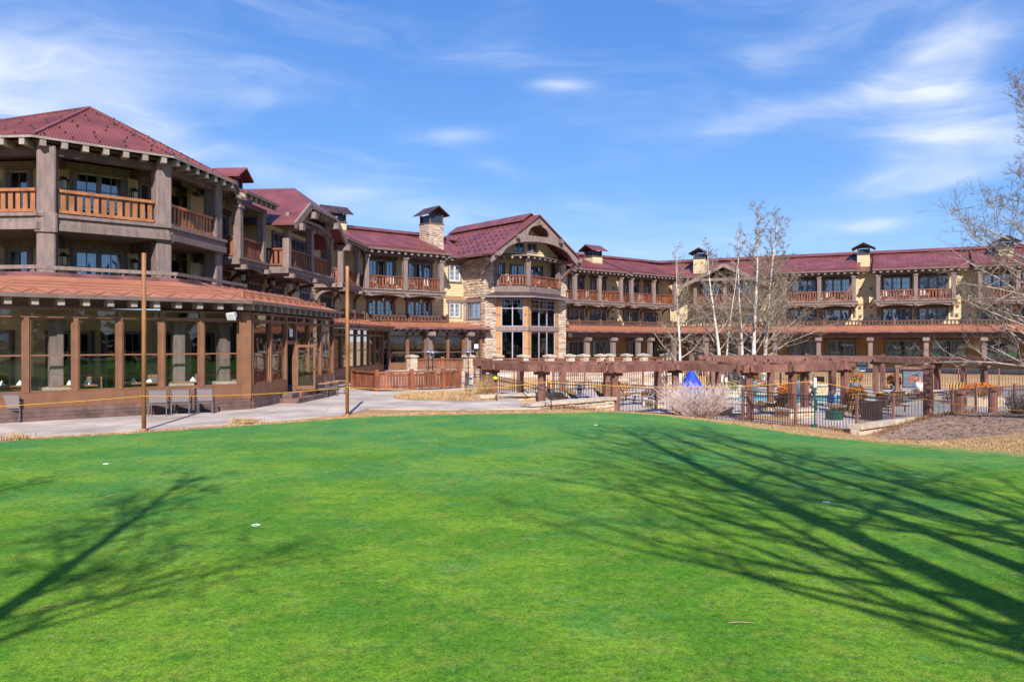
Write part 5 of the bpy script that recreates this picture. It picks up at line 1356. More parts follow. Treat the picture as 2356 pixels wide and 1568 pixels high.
pergola('pergola', 'dark brown timber pergola along the near side of the pool', [O, I], [(O[0],I[0]),(O[1],I[1]),(O[1],I[2]),(O[2],I[3]),(O[3],I[4]),(O[4],I[5]),(O[5],I[6]),(O[6],I[7])])
O2 = [(13.9,54,-.9),(16.9,54.2,-.9),(20.2,53.4,-.9),(23.9,51.2,-.9),(26.2,48,-.9),(27.0,44.6,-.9),(27.6,41,-.9)]
I2 = [(14.2,57.2,-.9),(17.4,57.6,-.9),(21.4,56.6,-.9),(25.8,54.2,-.9),(29.2,50.4,-.9),(30.6,46,-.9),(31.0,42,-.9)]
pergola('pergola', 'dark brown timber pergola along the far side of the pool', [O2, I2], list(zip(O2, I2)))
PW = [(7.65,41,-.9,-.6,1.0,.9,'square stone pier under a pergola post behind the left fence'),(13.3,40.1,-.9,-.62,1.1,1.0,'square stone pier under a pergola post left of the orange flowers'),(12.95,35.6,-.9,-.58,1.45,1.0,'long stone pier carrying the nearest pair of pergola posts'),(16.0,37.5,-.9,-.55,1.05,.9,'square stone pier beside the black bin'),
      (9.9,37.3,-.9,-.66,.9,.8,'low square stone seat behind the dormant shrub'),(20.4,51.6,-.9,-.35,1.3,1.0,'square pale stone planter across the pool'),(14.0,50.4,-.9,-.35,1.2,.9,'square pale stone planter left of the sunbathers'),(24.9,46.6,-.9,-.45,1.3,.7,'low pale stone table by the far loungers')]
for x, y, z0, z1, sx, s, lab in PW: pier(lab, x, y, z0, z1, s, .12, 0, sx=sx, rz=R(20))
post(bpy.data.objects['pergola'], 13.55, 36.1, -.45, 1.22, .29, 'pergola_wood', .6, cap=False)

# ------------------------------------------------------------------ pool furniture
def lounger(label, x, y, rz, ang=55, z=-.9, towel=None, mat_c='stripe_cushion', grp='striped pool loungers'):
    T = TR(x, y, z, rz); use(T); t = thing('pool_lounger', label, 'lounger', T, grp)
    f = MB()
    for s in (-.3, .3): f.bar((s,0,.32),(s,1.95,.32),.035,.04)
    for yy in (.02, .65, 1.25, 1.93): f.bar((-.3,yy,.32),(.3,yy,.32),.03,.03)
    f.build('frame', 'black_metal', t)
    for s in (-.3, .3):
        for yy in (.2, 1.6): MB().bar((s,yy,0),(s,yy,.31),.035,.035).build('leg', 'black_metal', t)
    for s in (-.34, .34): MB().tube([(s,.75,.34),(s,.75,.56),(s,1.15,.58),(s,1.2,.4)], .02, 5).build('arm', 'black_metal', t)
    def cushion(y0, L, a, nm):
        M = Matrix.Translation((-.30, y0, .345)) @ Matrix.Rotation(a, 4, 'X'); mb = MB(); n = 5
        for i in range(n): mb.box(.0, .6, L*i/n+.012, L*(i+1)/n-.012, 0, .10)
        mb.box(.01, .59, 0, L, .015, .085); mb.build(nm, mat_c, t, M=M)
    cushion(.0, 1.2, 0, 'seat_cushion'); cushion(1.2, .78, R(ang), 'back_cushion')
    s_, c_ = sin(R(ang)), cos(R(ang))
    b = MB()
    for s in (-.3, .3): b.bar((s,1.2,.33),(s,1.2+.8*c_,.33+.8*s_),.03,.03)
    for k in (.3,.55,.78): b.bar((-.3,1.2+k*c_,.33+k*s_),(.3,1.2+k*c_,.33+k*s_),.03,.03)
    b.build('back_frame', 'black_metal', t)
    use(ID)
    if towel:
        M = T @ Matrix.Translation((-.33,.55,.47)); mb = MB(); n = 14; vs = []
        for i in range(n+1):
            u = i/n; yy = -.02+.75*u if towel[1] == 'seat' else .62+.5*u; zz = .03*sin(9*u) if towel[1] == 'seat' else .05+.62*u
            for xx in (0, .66): mb.v.append((xx, yy, zz))
            mb.v.append((.70, yy, zz-.28)); mb.v.append((-.04, yy, zz-.25))
        for i in range(n): a = 4*i; mb.f += [(a,a+1,a+5,a+4),(a+1,a+2,a+6,a+5),(a+3,a,a+4,a+7)]
        use(M); tw_ = mb.build('towel', towel[0], None, True); tag(tw_, towel[2], 'towel', 'pool towels'); use(ID)
    return t
lounger('striped lounger, left of two raised side by side behind the fence gate', 6.5, 45.2, .55, 52); lounger('striped lounger, right of two raised side by side behind the fence gate', 7.5, 45.6, .55, 52, towel=('stripe_towel','seat','crumpled pink striped towel on a raised striped lounger'))
lounger('lounger behind the fence gate notice, seen from the side', 2.9, 42.6, .9, 50); lounger('lounger under a purple striped towel by the pergola', 4.5, 42.0, 1.0, 40, towel=('stripe_towel_blue','seat','purple and white striped towel over a lounger by the pergola'))
lounger('lounger seen from behind, right of the green stake', 15.2, 36.6, pi+.25, 68, mat_c='stripe_cushion'); lounger('lounger seen from behind, left of the near stone pier', 14.4, 42.6, pi+.1, 65); lounger('lounger seen from behind, right of the blue umbrella', 11.6, 43.6, pi-.3, 60)
lounger('upright striped lounger at the far right pool edge', 22.4, 50.4, -.25, 62); lounger('half-reclined striped lounger beside the upright one', 23.9, 49.6, -.75, 38)
lounger('striped lounger with a white towel left of the orange flower bed', 24.6, 43.4, -.5, 58, towel=('stripe_towel_blue','seat','white striped towel hanging off the lounger by the orange bed')); lounger('lounger under the seated person in white', 23.7, 46.2, -.9, 50)
lounger('lounger carrying the sunbather with raised knees', 19.4, 54.2, -1.5, 18); lounger('lounger carrying the flat-lying sunbather', 16.6, 54.6, -1.5, 12)
for i, (x, y, rz, lab) in enumerate(((5.9,41.6,.8,'lounger behind the fence, left of the low stone seat'),(9.6,43.4,.4,'lounger behind the blue umbrella, left one'),(10.6,44.2,.3,'lounger behind the blue umbrella, right one'),(12.4,38.6,pi+.4,'lounger between the near pergola posts'),(17.6,39.2,pi+.2,'lounger behind the black bin, seen from behind'),(18.8,40.0,pi+.2,'lounger right of the black bin, seen from behind'),(26.3,46.3,-.7,'lounger at the far right under the pergola'),(21.0,52.9,-.3,'lounger across the pool, left of the upright striped one'),(13.0,53.0,-.2,'lounger at the far left corner of the pool'))): lounger(lab, x, y, rz, 48+5*(i % 3), towel=('towel_white','seat','white towel on the '+lab) if i in (1, 4, 7) else None)
def side_table(label, x, y):
    T = TR(x, y, -.9); use(T); t = thing('side_table', label, 'table', T, 'low pool side tables'); MB().lathe(0,0,[(.30,.42),(.32,.44),(.32,.46),(.28,.47)],16).build('table_top', 'frame_white', t)
    for k in range(3): a = 2*pi*k/3; MB().tube([(.08*cos(a),.08*sin(a),.42),(.26*cos(a),.26*sin(a),0)], .014, 5).build('leg', 'black_metal', t)
    use(ID)
for x, y, lab in ((7.0,44.0,'white side table between the two raised loungers'),(3.8,41.3,'white side table by the purple towel lounger'),(13.2,43.8,'white side table behind the near pergola'),(23.2,48.2,'white side table between the striped loungers'),(18.1,52.2,'white side table by the sunbathers'),(25.2,44.9,'white side table by the person in white'),(11.4,38.4,'white side table by the low stone seat')): side_table(lab, x, y)
# blue covered umbrella
T = TR(9.2, 40.0, -.9) @ Matrix.Diagonal((1.25,1.25,1.04,1)); use(T); u = thing('patio_umbrella', 'closed umbrella wrapped in a bright blue cover behind the shrub', 'umbrella', T)
mb = MB(); prof = [(.03,1.96),(.10,1.86),(.24,1.55),(.40,1.22),(.52,1.02),(.55,.75),(.56,.45),(.58,.12)]; N = 28
for r, z in prof:
    for k in range(N):
        a = 2*pi*k/N; f = 1+.14*cos(7*a)*min(1, r*3)+.05*sin(13*a); mb.v.append((r*f*cos(a), r*f*sin(a)*.8, z))
mb.f = [(i*N+k, i*N+(k+1) % N, (i+1)*N+(k+1) % N, (i+1)*N+k) for i in range(len(prof)-1) for k in range(N)]+[tuple(range(N))]
mb.build('cover', 'blue_canvas', u, True); MB().tube([(0,0,.0),(0,0,2.0)], .025, 8).build('pole', 'steel', u); MB().lathe(0,0,[(.3,0),(.3,.06),(.05,.1)],14).build('base', 'black_metal', u); use(ID)
def flowers(label, x, y, z0, r, hz, m='foliage_orange', pot=True, seed=1, n=900, sx=1.0, pr=.22, ph=.5):
    T = TR(x, y, z0); use(T); t = thing('flower_pot' if pot else 'flower_bed', label, 'planter', T, 'planters round the pool'); rr = random.Random(seed)
    if pot: MB().lathe(0, 0, [(pr*.7,0),(pr,ph*.9),(pr*1.08,ph),(pr*.9,ph),(pr*.85,ph-.05)], 14).build('pot', 'pot_grey', t, True)
    else: mb = MB(); mb.box(-r*sx, r*sx, -r*.6, r*.6, 0, ph*.6); mb.build('planter_box', 'stone_pale', t); ph *= .6
    b = MB(); g2 = MB()
    for i in range(n):
        a = rr.uniform(0, 2*pi); v = rr.random()**.5; u_ = rr.uniform(-.6, 1); k = sqrt(max(0, 1-u_*u_)); q = .55+.45*v+.15*rr.random()
        px, py, pz = r*sx*k*cos(a)*q, r*k*sin(a)*q, ph+hz*.45+hz*.55*u_*q; s = rr.uniform(.02,.055); d1, d2 = Vector((rr.gauss(0,1),rr.gauss(0,1),rr.gauss(0,1))).normalized()*s, Vector((rr.gauss(0,1),rr.gauss(0,1),rr.gauss(0,1)+.5)).normalized()*s
        c = Vector((px,py,pz)); tgt = g2 if (u_ < -.2 and rr.random() < .6) else b; k0 = len(tgt.v); tgt.v += [tuple(c-d1), tuple(c+d2), tuple(c+d1), tuple(c-d2)]; tgt.f.append((k0,k0+1,k0+2,k0+3))
    for i in range(26):
        a = rr.uniform(0,2*pi); k = rr.uniform(.3,.9); g2.tube([(0,0,ph-.05),(r*sx*k*.5*cos(a),r*k*.5*sin(a),ph+hz*.4),(r*sx*k*cos(a),r*k*sin(a),ph+hz*rr.uniform(.5,.95))], .006, 3, False)
    b.build('flowers', m, t); g2.build('stems', 'foliage_green', t); use(ID); return t
flowers('grey pot of orange flowers in front of the near stone pier', 14.15, 40.2, -.9, .44, .75, seed=1, ph=.55)
flowers('orange flowers spilling beside the black bin', 16.35, 36.9, -.9, .42, .75, seed=2, ph=.6)
flowers('tall pot of orange flowers left of the sunbathers', 15.6, 50.2, -.9, .36, .7, seed=3, ph=.95); flowers('tall pot of orange flowers right of the sunbathers', 18.6, 50.6, -.9, .34, .9, seed=4, ph=.95, pr=.28)
flowers('tall pot of orange flowers behind the nearest striped lounger', 21.7, 49.4, -.9, .48, .95, seed=5, ph=.85, pr=.28); flowers('long bed of orange flowers beside the white-barked tree', 25.4, 42.2, -.9, .75, .75, pot=False, seed=6, n=1600, sx=1.35, ph=.8)
flowers('low planter of rust-red flowers left of the umbrella', 8.2, 42.6, -.9, .6, .5, pot=False, seed=7, sx=1.8, ph=.7); flowers('planter of yellow-green flowers behind the pergola', 13.3, 48.6, -.9, .5, .5, 'foliage_green', pot=False, seed=8, sx=1.6, ph=.7)
flowers('pot of orange flowers behind the hanging sign', 24.0, 49.0, -.9, .4, .7, seed=9, ph=.7)
# bins, boxes, bag
T = TR(15.95, 34.6, -.9, .5); use(T); b = thing('litter_bin', 'square black litter bin with bag behind the near fence', 'bin', T)
mb = MB(); mb.add([(-.3,-.3,0),(.3,-.3,0),(.3,.3,0),(-.3,.3,0),(-.34,-.34,.82),(.34,-.34,.82),(.34,.34,.82),(-.34,.34,.82)], CF); mb.build('body', 'black_metal', b)
rm = MB(); 
for s in (-1,1): rm.box(-.37,.37,s*.36-.02,s*.36+.02,.78,.88); rm.box(s*.36-.02,s*.36+.02,-.335,.335,.78,.88)
rm.build('rim', 'black_metal', b); MB().lathe(0,0,[(.3,.84),(.31,.9),(.26,.86),(.2,.7)],10).build('bin_bag', 'plain_white', b)
for k in range(6): box('panel_rib', b, -.27+k*.1, -.23+k*.1, -.345, -.30, .05, .78, 'bronze_metal')
use(ID); T = TR(14.35, 34.7, -.9, .4); use(T); b = thing('utility_box', 'small dark green utility box inside the fence', 'box', T)
mb = MB(); mb.box(-.28,.28,-.22,.22,0,.30); mb.build('body', 'green_paint', b); mb = MB(); mb.add([(-.31,-.25,.302),(.31,-.25,.302),(.31,.25,.302),(-.31,.25,.302),(-.24,-.18,.40),(.24,-.18,.40),(.24,.18,.40),(-.24,.18,.40)], CF); mb.build('lid', 'green_paint', b)
use(ID); T = TR(16.0, 38.9, -.5, .3); use(T); b = thing('tote_bag', 'pale blue tote bag beside the near stone pier', 'bag', T)
mat('bag_blue', (.10,.33,.52), .8, .15, 8); mb = MB(); mb.add([(-.25,-.1,0),(.25,-.1,0),(.25,.1,0),(-.25,.1,0),(-.3,-.06,.42),(.3,-.06,.42),(.3,.06,.42),(-.3,.06,.42)], CF); mb.build('body', 'bag_blue', b)
for s in (-.06,.06): MB().tube([(-.14,s,.40),(-.1,s,.58),(.1,s,.58),(.14,s,.40)], .015, 5).build('handle', 'plain_white', b)
use(ID)
# hanging picture sign
T = TR(24.75, 48, -.9, -.15); use(T); s = thing('hanging_sign', 'slate grey sign panel with a rust-brown emblem hung between timber posts', 'sign', T)
for x in (-.98, .98): post(s, x, 0, 0, 2.0, .22, 'pergola_wood', cap=True)
box('crossbar', s, -.86, .86, -.06, .06, 1.76, 1.92, 'pergola_wood')
for x in (-.5,.5): box('hanger', s, x-.015, x+.015, -.015, .015, 1.66, 1.758, 'black_metal')
mat('slate', (.13,.16,.20), .5, .3, 2.5, .1, 20, stretch=(2,1,5)); mat('rust_emblem', (.26,.09,.06), .6, .3, 6)
box('panel', s, -.62, .62, -.03, .03, .68, 1.65, 'slate')
fr_ = MB(); fr_.box(-.67,.67,-.05,.05,1.652,1.70); fr_.box(-.67,.67,-.05,.05,.63,.678); fr_.box(-.67,-.622,-.05,.05,.678,1.652); fr_.box(.622,.67,-.05,.05,.678,1.652); fr_.build('sign_frame', 'black_metal', s)
em = MB(); pts = [(-.34,1.28),(-.22,1.40),(-.05,1.36),(.05,1.44),(.25,1.42),(.38,1.25),(.36,1.08),(.22,.98),(.12,.92),(0,1.02),(-.10,.96),(-.2,.88),(-.28,.92),(-.24,1.04),(-.36,1.12)]
em.add([(x,-.035,z) for x,z in pts]+[(x,-.031,z) for x,z in pts], [tuple(range(15))]+[(i,15+i,15+(i+1)%15,(i+1)%15) for i in range(15)]); em.build('emblem', 'rust_emblem', s)
MB().bar((.08,-.04,1.16),(.28,-.04,1.33),.012,.03,up=(0,1,0)).build('emblem_mark', 'plain_white', s); MB().tube([(-.1,-.04,1.40),(.1,-.04,1.42),(.26,-.04,1.36),(.34,-.04,1.22)], [.01,.03,.03,.01], 5).build('emblem_crest', 'black_metal', s)
use(ID)
# notices
def notice(label, x, y, z, rz, w=.26, h=.24, n=2):
    T = TR(x, y, z, rz); use(T); t = thing('notice_sign', label, 'sign', T, 'white pool notices')
    for k in range(n):
        z0 = -k*(h+.10); box('plate', t, -w/2, w/2, -.012, 0, z0, z0+h, 'plain_white')
        tx = MB()
        for r_ in range(3): tx.box(-w*.36, w*(.36-.1*r_), -.0145, -.0125, z0+h*(.72-.24*r_), z0+h*(.82-.24*r_))
        tx.build('print_lines', 'chair_metal', t)
    box('band', t, -w/2, w/2, -.011, 0, -.098, -.004, 'navy'); use(ID)
notice('white double notice on the picket gate at the foot of the steps', 3.1, 35.72, .44, R(-30)); notice('white double notice on the fence left of the pergola end post', -2.1, 40.0, .72, R(-52)); notice('white double notice on the far pergola fence behind the striped loungers', 23.3, 51.9, 1.0, R(-20), .5, .32)
use(ID); T = TR(-.80, 37.33, .75, .1); use(T); t = thing('rescue_tube', 'yellow and green rescue tube hanging on the pergola end post', 'rescue tube', T)
mat('hi_vis', (.62,.75,.03), .6, .1, 5); MB().lathe(0,0,[(.02,.0),(.10,.02),(.10,.14),(.09,.15)],10).build('end', 'hi_vis', t); MB().lathe(0,0,[(.09,.152),(.10,.16),(.10,.46),(.09,.47)],10).build('tube', 'green_paint', t); MB().lathe(0,0,[(.09,.472),(.10,.48),(.10,.58),(.03,.62)],10).build('end', 'hi_vis', t); MB().tube([(0,0,.6),(.05,.05,.8)], .012, 4).build('strap', 'black_metal', t); use(ID)
mat('flood_tan', (.28,.25,.17), .6)
def floodlight(label, x, y, z, rz, tilt=38, m='flood_tan', s=.72):
    T = TR(x, y, z, rz) @ Matrix.Diagonal((s,s,s,1)); use(T); t = thing('floodlight', label, 'floodlight', TR(x, y, z, rz), 'floodlights on the pergola and eaves')
    box('bracket', t, -.05, .05, -.05, .05, -.02, .16, 'black_metal')
    M = Matrix.Translation((0,-.05,.02)) @ Matrix.Rotation(R(tilt), 4, 'X')
    h = MB(); h.add([(-.08,-.05,-.08),(.08,-.05,-.08),(.08,-.05,.08),(-.08,-.05,.08),(-.17,-.34,-.15),(.17,-.34,-.15),(.17,-.34,.15),(-.17,-.34,.15)], [(0,1,2,3),(4,7,6,5),(0,4,5,1),(1,5,6,2),(2,6,7,3),(3,7,4,0)]); h.build('hood', m, t, M=M)
    f = MB(); f.box(-.14,.14,-.352,-.342,-.12,.12); f.build('lens', 'frame_white', t, M=M); use(ID)
floodlight('tan floodlight on the pergola corner nearest the camera', 10.75, 34.0, 1.18, .7); floodlight('tan floodlight on the pergola above the long stone pier', 13.6, 35.9, 1.22, .7); floodlight('tan floodlight on the right end of the near pergola', 16.4, 37.4, 1.25, .7)
floodlight('white floodlight under the dining pavilion eave corner', -10.35, 29.25, 3.62, -.25, 25, 'plain_white', 1.0)
# patio heaters
def heater(label, x, y, z=0.0, h=2.05):
    T = TR(x, y, z); use(T); t = thing('patio_heater', label, 'patio heater', T, 'mushroom patio heaters')
    MB().lathe(0,0,[(.46,h-.10),(.44,h-.06),(.25,h-.01),(.05,h+.03)],20).build('reflector', 'steel', t, True); MB().lathe(0,0,[(.09,h-.34),(.11,h-.30),(.11,h-.12),(.06,h-.11)],12).build('burner', 'steel', t)
    MB().tube([(0,0,.7),(0,0,h-.3)], .03, 8).build('pole', 'black_metal', t); MB().lathe(0,0,[(.24,0),(.24,.05),(.2,.08),(.2,.7),(.05,.74)],14).build('gas_housing', 'black_metal', t, True)
    MB().lathe(0,0,[(.18,1.05),(.19,1.07),(.03,1.08)],12).build('table_ring', 'black_metal', t); use(ID)
heater('patio heater with silver hood, left of a close pair', -4.85, 45.2); heater('patio heater with silver hood, right of a close pair', -4.75, 46.6, 0, 2.0); heater('patio heater standing alone left of the pergola', -2.55, 45.4)
# ramp fence of cedar boards
RF = [(-8.7,42.5),(-6.95,40.0),(-5.25,40.8),(-3.7,42.0),(-2.9,42.9)]
use(ID); t = thing('ramp_fence', 'low solid cedar board fence along the terrace ramp', 'fence', TR(-6.9, 40, 0))
bm_ = rawmesh('plank', MB().box(0,.118,-.018,.018,0,.80).v, CF, 'cedar_dark')
for a, b in zip(RF, RF[1:]):
    T, L = tf(a, b); use(T)
    MB().bar((0,0,.98),(L,0,.98),.16,.09).build('top_rail', 'cedar_dark', t); MB().bar((0,.04,.80),(L,.04,.80),.05,.10).build('rail', 'cedar_dark', t); MB().bar((0,.04,.22),(L,.04,.22),.05,.10).build('rail', 'cedar_dark', t)
    n = int(L/.165)
    for i in range(n): inst('board', bm_, t, Matrix.Translation((.08+(L-.16)*(i+.02)/n, -.012+.006*(i % 2), .10+.012*((i*5) % 3))))
    use(ID)
for x, y in RF: post(t, x, y, .0, 1.12, .20, 'cedar_dark', .5, cap=False)
# rusty poles, stakes and yellow rope
def pole(label, x, y, h):
    use(ID); t = thing('rusty_pole', label, 'pole', TR(x, y, 0)); MB().lathe(x, y, [(.062,-.1),(.062,h),(.055,h+.01)],16).build('shaft', 'rust_pole', t, True); MB().lathe(x, y, [(.085,-.02),(.085,.03),(.066,.05)],16).build('foot_collar', 'rust_pole', t)
    MB().tube([(x+.06,y-.03,3.3),(x+.12,y-.05,3.33),(x+.06,y-.03,3.36)], .008, 5).build('hook', 'black_metal', t)
pole('tall rusty pole at the edge of the green, nearer one', -10.72, 22.7, 5.15); pole('tall rusty pole at the edge of the green, farther one', -5.76, 27.25, 5.2); pole('tall rusty pole beyond the left edge of the view', -17.2, 16.6, 5.1)
use(ID); t = thing('rope_stake', 'thin dark stake holding the rope in front of the stone wall', 'stake', TR(1.5, 29.8, -.1)); MB().tube([(1.52,29.8,-.15),(1.48,29.82,.5),(1.42,29.85,1.08)], .022, 6).build('shaft', 'black_metal', t); MB().lathe(1.42, 29.85, [(.03,1.0),(.05,1.08),(.02,1.2)],8).build('insulator', 'yellow_rope', t)
t = thing('rope_stake', 'green steel stake with white cap holding the rope', 'stake', TR(11.75, 30.25, -.8)); mb = MB(); mb.box(11.72,11.78,30.23,30.25,-.85,1.12); mb.box(11.745,11.755,30.25,30.30,-.85,1.12); mb.build('shaft', 'green_paint', t); box('white_cap', t, 11.70, 11.80, 30.20, 30.31, .80, 1.18, 'plain_white'); box('anchor_plate', t, 11.66, 11.84, 30.26, 30.28, -.8, -.62, 'green_paint'); box('clip', t, 11.78, 11.84, 30.2, 30.26, -.1, .3, 'green_paint')
def catenary(p, q, sag, n=14):
    p, q = Vector(p), Vector(q); return [p+(q-p)*(i/n)-Vector((0,0,sag*4*(i/n)*(1-i/n))) for i in range(n+1)]
rp = catenary((-17.2,16.55,1.0),(-10.72,22.62,1.0),.10)+catenary((-10.72,22.62,1.0),(-5.76,27.17,.99),.10)[1:]+catenary((-5.76,27.17,.99),(1.42,29.83,1.05),.20)[1:]+catenary((1.42,29.83,1.05),(11.74,30.2,1.05),.24)[1:]+catenary((11.74,30.2,1.05),(17.2,32.2,.18),.06)[1:]+catenary((17.2,32.2,.18),(18.15,27.7,.12),.05)[1:]
rm_ = MB(); rm_.tube(rp, .010, 5); tag(rm_.build('barrier_rope', 'yellow_rope'), 'yellow rope strung from pole to pole along the green', 'rope')
# ------------------------------------------------------------------ patio chairs
def patio_chair(label, x, y, rz, z=.012):
    T = TR(x, y, z, rz); use(T); t = thing('patio_chair', label, 'chair', T, 'sling patio chairs on the terrace')
    for s in (-.29, .29):
        MB().tube([(s,.28,0),(s,.26,.62)], .02, 6).build('leg', 'chair_metal', t); MB().tube([(s,-.30,0),(s,-.22,.42),(s,-.28,.90)], .02, 6).build('leg', 'chair_metal', t)
        MB().bar((s,-.26,.64),(s,.32,.64),.06,.03).build('arm', 'wicker', t)
    mb = MB(); n = 6
    for i in range(n+1):
        u_ = i/n; yy = .27-.5*u_; zz = .43-.03*sin(pi*u_); mb.v += [(-.28,yy,zz),(.28,yy,zz),(.28,yy,zz-.015),(-.28,yy,zz-.015)]
    mb.f = [f for i in range(n) for f in ((4*i,4*i+1,4*i+5,4*i+4),(4*i+3,4*i+7,4*i+6,4*i+2),(4*i,4*i+4,4*i+7,4*i+3),(4*i+1,4*i+2,4*i+6,4*i+5))]; mb.build('seat', 'sling', t)
    mb = MB(); mb.add([(-.28,-.225,.45),(.28,-.225,.45),(.28,-.205,.45),(-.28,-.205,.45),(-.28,-.285,.90),(.28,-.285,.90),(.28,-.265,.90),(-.28,-.265,.90)], CF); mb.build('backrest', 'sling', t)
    fr = MB(); fr.bar((-.29,-.235,.40),(.29,-.235,.40),.03,.04); fr.bar((-.29,-.278,.90),(.29,-.278,.90),.03,.03); fr.bar((-.29,.27,.40),(.29,.27,.40),.03,.03); fr.build('frame_rail', 'chair_metal', t); use(ID)
for (x, y, lab) in ((-12.30,27.15,'grey sling chair just right of the nearer pole, left of three'),(-11.68,27.55,'grey sling chair in the middle of the three by the pavilion'),(-11.02,27.95,'grey sling chair, right of the three by the pavilion'),(-16.0,24.95,'grey sling chair at the left edge of the view')): patio_chair(lab, x, y, R(14))
for (x, y, lab) in ((-8.72,35.8,'grey sling chair seen from the side, nearest of the far row'),(-8.58,37.0,'grey sling chair seen from the side, middle of the far row'),(-8.46,38.2,'grey sling chair seen from the side, last of the far row by the ramp')): patio_chair(lab, x, y, R(-85))
T = frame(-9.1, 33.6, 5, .21); use(T); t = thing('clay_block', 'terracotta hollow block on the pavilion step', 'block', T); mb = MB(); mb.box(0,.42,0,.06,0,.2); mb.box(0,.42,.16,.22,0,.2); mb.box(0,.06,.06,.16,0,.2); mb.box(.18,.24,.06,.16,0,.2); mb.box(.36,.42,.06,.16,0,.2); mb.build('body', 'terracotta', t); use(ID)
def balcony_chair(label, T):
    use(T); t = thing('balcony_chair', label, 'chair', T, 'pale chairs out on the guest balconies')
    box('seat', t, -.27, .27, -.26, .26, .38, .43, 'frame_white')
    for i in range(4): box('back_slat', t, -.25+i*.13, -.15+i*.13, .22, .26, .43, 1.02, 'frame_white')
    for a in (-.27, .23):
        box('arm', t, a-.02, a+.06, -.26, .26, .60, .64, 'frame_white')
        for b in (-.25, .21): box('leg', t, a, a+.05, b, b+.05, 0, .378 if b > 0 else .598, 'frame_white')
    use(ID)
for T0_, z, lst in ((T_C, 6.502, ((1.1,-1.0,.3,'left end of the centre-wing balcony'),(2.9,-1.0,-.3,'left bay of the centre-wing balcony'),(4.5,-1.0,.3,'right bay of the centre-wing balcony'),(6.2,-1.0,-.3,'right end of the centre-wing balcony'))),
                    (T_R, 6.502, ((1.7,-1.0,.3,'first balcony right of the tower, left bay'),(3.6,-1.0,-.2,'first balcony right of the tower, beside its middle post'),(5.2,-1.0,.3,'first balcony right of the tower, right bay'),(9.8,-1.0,.2,'second balcony right of the tower'),(11.4,-1.0,-.3,'second balcony right of the tower, middle'))),
                    (T_S, 6.502, ((15.0,-1.0,.3,'far wing balcony beside the aspens'),(16.6,-1.0,-.3,'far wing balcony beside the aspens, right end'),(20.3,-1.0,.3,'far right double balcony, left end'),(21.8,-1.0,-.3,'far right double balcony, left bay'),(23.5,-1.0,.3,'far right double balcony, right bay'),(25.1,-1.0,-.3,'far right double balcony, right end'))),
                    (T_T, 7.102, ((2.4,-.2,.4,'tower prow balcony, left side'),(5.6,-.2,-.3,'tower prow balcony, right side')))):
    for u_, y_, rz, lab in lst: balcony_chair('pale slatted chair on the '+lab, T0_ @ TR(u_, y_, z, rz))
# ------------------------------------------------------------------ dining room furniture
def dining_table(label, x, y, rz, z=.36):
    T = TR(x, y, z, rz); use(T); t = thing('dining_table', label, 'table', T, 'tables inside the dining pavilion')
    box('table_top', t, -.6, .6, -.42, .42, .70, .75, 'wicker'); box('apron', t, -.52, .52, -.34, .34, .60, .698, 'cedar_dark')
    for a in (-.5,.5):
        for b in (-.33,.33): box('leg', t, a-.035, a+.035, b-.035, b+.035, 0, .598, 'cedar_dark')
    use(ID)
def dining_chair(label, x, y, rz, z=.36):
    T = TR(x, y, z, rz); use(T); t = thing('dining_chair', label, 'chair', T, 'chairs inside the dining pavilion')
    box('seat', t, -.23, .23, -.23, .23, .44, .49, 'sling'); box('backrest', t, -.22, .22, .2, .24, .66, .90, 'sling')
    for a in (-.22,.22): box('leg', t, a-.02, a+.02, -.22, -.18, 0, .438, 'wicker'); box('leg', t, a-.02, a+.02, .19, .24, 0, .98, 'wicker')
    box('top_rail', t, -.20, .20, .19, .24, .902, .98, 'wicker'); use(ID)
def napkin(label, x, y, z=1.11):
    T = TR(x, y, z, .4); use(T); o = MB().add([(-.11,-.08,0),(.11,-.08,0),(.11,.08,0),(-.11,.08,0),(0,0,.17)], [(3,2,1,0),(0,1,4),(1,2,4),(2,3,4),(3,0,4)]).build('folded_napkin', 'plain_white'); tag(o, label, 'napkin', 'folded napkins on the dining tables'); use(ID)
for i, (x, y, w) in enumerate(((-17.0,26.3,'at the far left'),(-14.9,26.6,'beside the left column'),(-13.5,28.2,'in the middle of the front'),(-12.2,28.9,'behind the nearer pole'),(-10.9,30.6,'by the corner column'))):
    dining_table('brown dining table inside the glass '+w, x, y, R(40)); napkin('white folded napkin on the table '+w, x-.15, y-.1)
    dining_chair('cane-backed dining chair inside the glass '+w, x+.2, y+.85, R(30)); napkin('second white napkin on the table '+w, x+.3, y+.15)
